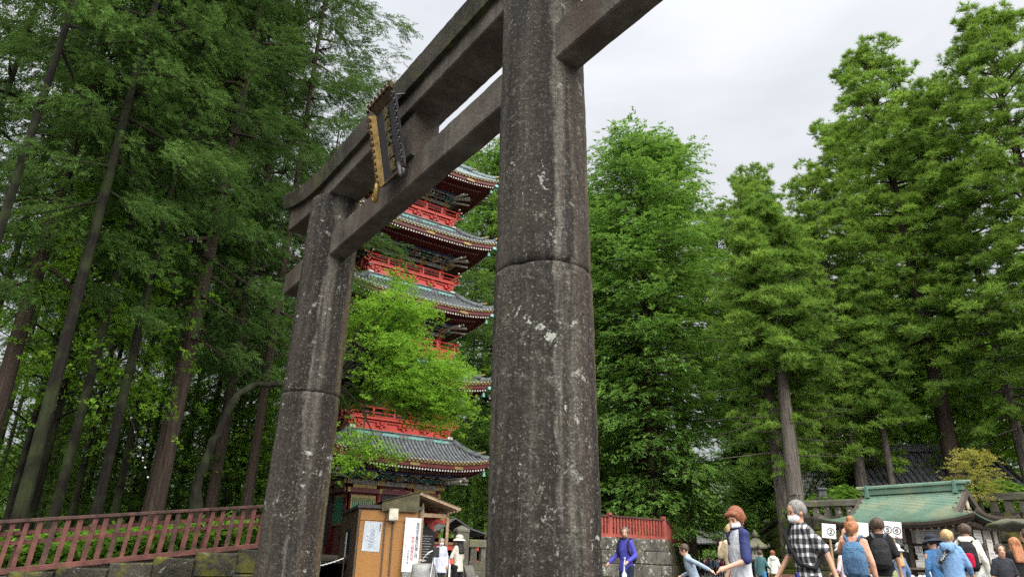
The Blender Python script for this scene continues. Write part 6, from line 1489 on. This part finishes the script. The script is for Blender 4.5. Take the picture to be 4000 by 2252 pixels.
def backpack(e, I, mat, mat2=None, w=.15, d=.075, z0=.98, z1=1.42, strapmat=None):
    """worn on the back: sack, pocket and two straps"""
    U = I['U']; b = MB(); b.loft([[U(q) for q in ell(zz, ww * w, dd * d, -.12 - dd * d * .75)] for zz, ww, dd in ((z0, .75, .7), (z0 + .06, 1, 1.05), ((z0 + z1) / 2, 1.0, 1.1), (z1 - .09, .9, .9), (z1, .55, .5))]); bp = empty('backpack'); bp.parent = e
    add(bp, 'sack', b, mat); b = MB(); b.loft([[U(q) for q in ell(zz, ww * w * .72, .035, -.155 - d * 1.15)] for zz, ww in ((z0 + .05, .8), (z0 + .12, 1), ((z0 + z1) / 2 + .02, .95), ((z0 + z1) / 2 + .05, .7))]); add(bp, 'pocket', b, mat2 or mat)
    for sx in (-1, 1):
        q = MB(); q.tube([U((sx * .07, -.13, 1.40)), U((sx * .10, -.075, 1.475)), U((sx * .115, .03, 1.478)), U((sx * .135, .115, 1.36)), U((sx * .15, .10, 1.22)), U((sx * .165, .0, 1.10)), U((sx * .12, -.12, 1.06))], .021, 6); q.build('strap', strapmat or mat, bp, True)
    return bp
C = cloth
NAVY = C('navy_cotton', (.018, .022, .045)); BLKC = C('black_cotton', (.014, .014, .016)); GRYP = C('grey_jersey', (.36, .36, .38)); WHTC = C('white_cotton', (.70, .71, .68)); DENIM = C('blue_denim', (.07, .16, .30)); OLIV = C('olive_cotton', (.16, .165, .075)); CHAR = C('charcoal_cloth', (.045, .043, .048))
# --- the two nearest, walking towards the left
e, I = person('woman with short red hair in a white mask and grey tee with blue sleeves', 2873, 1980, 1.62, -62, C('pale_grey_marl', (.46, .48, .52)), BLKC, 'auburn', 'light', 'fringe', hyaw=R(22), hpit=R(-26), armL=((-.215, .04, 1.13), (-.12, .24, 1.05)), armR=((.20, -.02, 1.12), (.20, .10, .90)), sleeve=.48, sleevemat=C('royal_navy_cotton', (.03, .038, .12)), loose=1.10, hem=.82, mask=True, voxel=.011)
U = I['U']; q = MB(); q.box(U((0.0, .132, 1.36)), (.030, .012, .14), Matrix.Rotation(R(-8), 3, 'X')); q.build('button_placket', NAVY, e); q = MB(); q.tube([U((.068 * math.cos(a), .072 * math.sin(a) + .004, 1.474 - .012 * math.sin(a))) for a in [2 * math.pi * k / 16 for k in range(17)]], .012, 6); q.build('collar', NAVY, e, True)
q = MB(); q.box(U((-.10, .128, .80)), (.035, .006, .022)); q.build('hem_label', BLKC, e)
e, I = person('older man with white mask in a black and white plaid shirt striding past', 3122, 1955, 1.72, -66, plaid_mat(), CHAR, 'grey', 'tan', 'short', hyaw=R(10), hpit=R(-6), lean=R(4), armL=((-.22, -.14, 1.16), (-.27, -.17, .92)), armR=((.20, .08, 1.15), (.21, .25, .94)), legL=((-.10, -.05, .49), (-.11, -.30, .14)), legR=((.10, .16, .50), (.10, .22, .09)), sleeve=.44, loose=1.14, hem=.85, mask=True, voxel=.011, build=.96)
U, hp = I['U'], I['hp']; q = MB(); q.tube([U((.14, -.10, 1.42)), U((.15, .02, 1.485)), U((.08, .145, 1.36)), U((-.02, .16, 1.22)), U((-.14, .13, 1.05)), U((-.19, .0, 1.0)), U((-.12, -.15, 1.12)), U((.06, -.16, 1.32)), U((.14, -.10, 1.42))], .026, 6); q.build('shoulder_strap', BLKC, e, True)
q = MB(); q.box(U((-.10, .172, .93)), (.07, .02, .07), Matrix.Rotation(R(20), 3, 'Y')); q.build('blue_tag', C('tag_blue', (.02, .04, .22)), e, bevel=.008)
for sx in (-1, 1): q = MB(); q.tube([hp(sx * .033 + .024 * math.cos(a), .094, .010 + .017 * math.sin(a)) for a in [2 * math.pi * k / 12 for k in range(13)]], .0028, 4); q.build('spectacle_rim', BLKM, e); q = MB(); q.tube([hp(sx * .057, .09, .012), hp(sx * .078, .0, .012)], .0028, 4); q.build('spectacle_arm', BLKM, e)
# --- man in blue with umbrella
e, I = person('bearded man in a bright blue hooded jacket holding a pale folded umbrella', 2442, 2058, 1.78, -38, C('violet_blue_fleece', (.065, .065, .36)), NAVY, 'stubble', 'tan', 'short', hyaw=R(28), armL=((-.22, -.03, 1.14), (-.20, .20, 1.03)), armR=((.22, .03, 1.15), (.29, .20, 1.0)), sleeve=.97, loose=1.1, hem=.82, beard='stubble', hood=True, legL=((-.10, .10, .49), (-.10, .05, .08)), legR=((.11, .0, .49), (.12, -.22, .12)))
backpack(e, I, C('black_nylon', (.02, .02, .022)), None, .13, .07, 1.0, 1.36)
I1 = I; um = MB(); hx = I['hL'] + Vector((.03, .09, -.02)); um = MB(); um.tube([hx + Vector((0, 0, .08)), hx + Vector((0, -.03, .10)), hx + Vector((0, 0, -.02)), hx + Vector((0.0, .01, -.16)), hx + Vector((.0, .01, -.22)), hx + Vector((0, .02, -.40)), hx + Vector((0, .03, -.80)), hx + Vector((0, .03, -.86))], [.012, .012, .012, .012, .052, .040, .020, .006], 10)
o = um.build('umbrella', plain('frosted_plastic', (.52, .60, .68), .3, 0, .1), None, True); o.matrix_basis = e.matrix_basis @ Matrix.Identity(4); tag(o, 'pale blue folded umbrella held by the man in the blue jacket', 'umbrella')
# --- boy running to the left
person('boy in a grey blue sweatshirt running to the left', 2706, 2118, 1.42, -96, C('grey_blue_sweat', (.27, .34, .42)), GRYP, 'brown', 'light', 'short', lean=R(18), armL=((-.24, -.22, 1.20), (-.27, -.40, 1.02)), armR=((.24, .06, 1.12), (.20, .28, 1.10)), legL=((-.10, .22, .56), (-.10, .10, .20)), legR=((.10, -.10, .50), (.10, -.38, .26)), sleeve=.95, loose=1.12, hem=.84)
# --- woman in beige with a phone
e, I = person('woman with long blonde hair in a beige jacket raising a phone', 2852, 2045, 1.66, -135, C('beige_twill', (.46, .37, .24)), C('white_denim', (.62, .62, .62)), 'blonde', 'light', 'long', armL=((-.18, .10, 1.20), (-.06, .20, 1.36)), armR=((.26, .0, 1.14), (.22, .2, 1.05)), sleeve=.93, loose=1.14, hem=.86)
ph = MB(); hx = I['hL'] + Vector((0.02, .06, .07)); ph.box((0, 0, 0), (.075, .012, .15)); o = ph.build('phone', BLKM, None, bevel=.006); o.matrix_basis = e.matrix_basis @ Matrix.Translation(hx) @ Matrix.Rotation(R(20), 4, 'X'); tag(o, 'black phone raised by the woman in beige', 'phone')
# --- two walking away in the background
person('person in a teal jacket and blue jeans walking away', 2972, 2150, 1.64, 165, C('teal_nylon', (.055, .13, .14)), C('bright_denim', (.06, .20, .42)), 'brown', D=29, loose=1.15, armR=((.23, .0, 1.15), (.27, .16, 1.05)), legL=((-.1, .1, .5), (-.1, .06, .08)), legR=((.1, -.02, .5), (.1, -.2, .12)), hem=.78)
person('person in a white hooded top and olive trousers walking away', 3022, 2150, 1.66, 178, C('off_white_fleece', (.66, .70, .62)), C('olive_brown', (.115, .10, .045)), 'auburn', D=30, loose=1.2, hood=True, hem=.84, legL=((-.1, .06, .5), (-.1, .04, .08)))
# --- queue before the booth
e, I = person('woman with a hair bun in a coral shirt wearing a blue backpack', 3322, 2030, 1.69, 172, C('coral_cotton', (.54, .29, .20)), C('navy_leggings', (.015, .016, .03)), 'ginger', 'light', 'bun', armL=((-.22, .12, 1.28), (-.16, .17, 1.50)), armR=((.20, -.03, 1.12), (.22, .03, .87)), sleeve=.92, loose=1.06, hem=.80)
backpack(e, I, C('steel_blue_nylon', (.065, .14, .24), .8), C('slate_blue_nylon', (.05, .10, .18), .8), .165, .09, .90, 1.40)
e, I = person('tall man in a black tee and olive shorts with a black daypack', 3422, 2022, 1.83, 176, BLKC, C('sage_cotton', (.27, .29, .15)), 'brown', 'tan', 'short', sleeve=.42, leg_len=.46, loose=1.1, hem=.86, hyaw=R(14), armL=((-.21, .05, 1.15), (-.22, .22, 1.0)))
backpack(e, I, C('black_ripstop', (.022, .022, .024), .8), None, .14, .075, .96, 1.40, C('grey_webbing', (.09, .10, .11)))
person('small woman in a pink jacket and white sun hat looking down', 3284, 2123, 1.52, -115, C('pale_pink_nylon', (.62, .46, .52)), NAVY, 'black', hairstyle='long', hat=C('white_hat_cloth', (.66, .66, .60)), hpit=R(-20), armL=((-.24, .02, 1.12), (-.15, .22, 1.05)), armR=((.24, .02, 1.12), (.15, .22, 1.05)), sleeve=.93)
um = MB(); um.tube([(0, 0, .95), (0, 0, .75), (.03, 0, .6), (.05, .02, .3), (.06, .02, .1)], [.03, .06, .08, .07, .02], 10); o = um.build('umbrella', C('patterned_blue_cloth', (.04, .20, .48), .6), None, True, G(3316, 16.0), (0, 0, 0)); tag(o, 'blue patterned folded umbrella beside the small woman in pink', 'umbrella')
person('woman facing the camera between the coral shirt and the black tee', 3362, 2078, 1.62, 12, C('magenta_knit', (.42, .10, .36)), C('white_skirt_cloth', (.62, .63, .60)), 'blonde', 'light', 'long', D=14.4, skirt=.45, leg_len=.4, armL=((-.24, .05, 1.12), (-.12, .22, 1.1)))
person('child in a denim jacket and white cap near the ticket machines', 3496, 2128, 1.50, -150, C('denim_jacket', (.13, .21, .36)), C('dark_green_cotton', (.06, .075, .06)), 'blonde', 'light', 'long', hat=C('white_cap_cloth', (.6, .6, .6)))
person('person in a dark bucket hat and blue jacket at the counter', 3656, 2085, 1.60, -140, C('cobalt_shell', (.06, .16, .33)), NAVY, 'black', hat=C('navy_hat_cloth', (.025, .03, .045)), D=14.9, hpit=R(-12))
e, I = person('blond person in a light blue hoodie and grey sweatpants', 3694, 2068, 1.67, 168, C('light_blue_fleece', (.17, .30, .50)), C('warm_grey_fleece', (.40, .38, .39)), 'blonde', 'light', 'short', hood=True, loose=1.2, hem=.80, armL=((-.22, .06, 1.14), (-.18, .22, 1.02)), armR=((.22, .06, 1.14), (.2, .22, 1.02)))
U = I['U']; q = MB(); q.bar(U((-.15, -.165, 1.16)), U((.02, -.175, 1.38)), .012, .055); q.build('printed_strap', BLKC, e); 
t = text('strap_lettering', 'MARC', .058, WHT, e, U((-.065, -.186, 1.27)), (R(90), R(-52), 0), .001)
e2, I2 = e, I; um = MB(); um.tube([(0, 0, 1.02), (0, 0, .98), (.0, 0, .70), (.02, 0, .62), (.04, .02, .2), (.05, .02, .05)], [.012, .012, .014, .06, .03, .008], 10); o = um.build('umbrella', plain('clear_plastic', (.42, .47, .52), .2, 0, .1), None, True, G(3662, 13.6), (R(4), R(-6), 0)); tag(o, 'translucent folded umbrella at the side of the light blue hoodie', 'umbrella')
e, I = person('man in a white hoodie and grey trousers with a red backpack', 3762, 2045, 1.83, 172, C('cream_fleece', (.62, .62, .54)), C('cool_grey_fleece', (.38, .39, .42)), 'brown', 'light', 'short', hood=True, loose=1.15, hem=.84, hyaw=R(20))
backpack(e, I, C('black_pack_nylon', (.018, .016, .018), .7), C('crimson_nylon', (.46, .01, .045), .5), .15, .09, .96, 1.42)
e, I = person('woman with long red hair in a black tee and jeans holding a leaflet', 3956, 2098, 1.66, -150, BLKC, DENIM, 'ginger', 'light', 'long', sleeve=.42, armL=((-.24, .10, 1.15), (-.16, .28, 1.16)))
q = MB(); hx = I['hL'] + Vector((0, .08, .06)); q.box((0, 0, 0), (.16, .004, .22)); o = q.build('leaflet', PAPER, None); o.matrix_basis = e.matrix_basis @ Matrix.Translation(hx) @ Matrix.Rotation(R(-25), 4, 'X'); tag(o, 'white leaflet held by the red haired woman at right', 'leaflet')
person('child in a dark tee and shorts facing the camera at right', 3918, 2122, 1.46, 20, C('faded_black_cotton', (.03, .032, .04)), C('dark_grey_shorts', (.07, .07, .075)), 'brown', 'tan', 'short', sleeve=.42, leg_len=.42, D=14.6)
person('person in a navy tee cut off by the right edge', 4040, 2090, 1.75, -100, NAVY, CHAR, 'brown', 'tan', 'short', sleeve=.42, D=15.6)
# --- beside the hut
person('man in a long white coat and mask standing under the shelter', 1726, 2100, 1.68, 4, C('white_coat_cotton', (.50, .53, .64)), CHAR, 'grey', 'tan', 'short', mask=True, coat=.66, loose=1.06, hem=.80)
person('woman in a white shirt and cream sun hat seen from behind', 1795, 2092, 1.63, -130, C('cream_linen', (.54, .51, .45)), BLKC, 'black', 'light', 'long', hat=C('cream_hat_cloth', (.62, .56, .46)), loose=1.15, hem=.78, armL=((-.24, .06, 1.13), (-.08, .2, 1.14)), armR=((.24, .06, 1.13), (.08, .2, 1.14)), sleeve=.95)
# --- the distant crowd before the far gate
cr_cols = [((.45, .09, .16), (.03, .03, .04)), ((.12, .16, .24), (.30, .31, .34)), ((.02, .02, .025), (.02, .02, .03)), ((.30, .36, .46), (.04, .05, .08)), ((.40, .40, .42), (.05, .05, .06))]
crowd0 = []
for i, (a_, c_) in enumerate(cr_cols):
    e, I = person('distant visitor walking on the far path', 2790, 2180, 1.62 + .03 * i, 10 * (i - 2), C('crowd_top_%d' % i, a_), C('crowd_bottom_%d' % i, c_), ['black', 'brown', 'black', 'black', 'brown'][i], hairstyle=['long', 'short', 'long', 'short', 'bob'][i], D=72, voxel=.024, group='crowd on the far path', z=.17); crowd0.append(e)
spots = [(2760, 73), (2772, 70), (2786, 75), (2798, 69), (2808, 74), (2818, 70), (2829, 76), (2838, 71), (2848, 74), (2752, 78), (2779, 79), (2812, 80), (2742, 72)]
for i, (u_, D_) in enumerate(spots):
    src = crowd0[i % 5]; e = src if i < 5 else copy_tree(src); p = G(u_, D_, .17); e.location = p; e.rotation_euler[2] = math.atan2(CAM.y - p.y, CAM.x - p.x) - R(90) + (i * 37 % 60 - 30) * .02 + (R(180) if i % 4 == 3 else 0)
    e['label'] = ['distant visitor in a pink red top on the far path', 'distant visitor in a dark blue top and pale trousers on the far path', 'distant visitor all in black on the far path', 'distant visitor in a light blue top on the far path', 'distant visitor in a pale grey top on the far path'][i % 5]
bpy.data.scenes.remove(_ws)
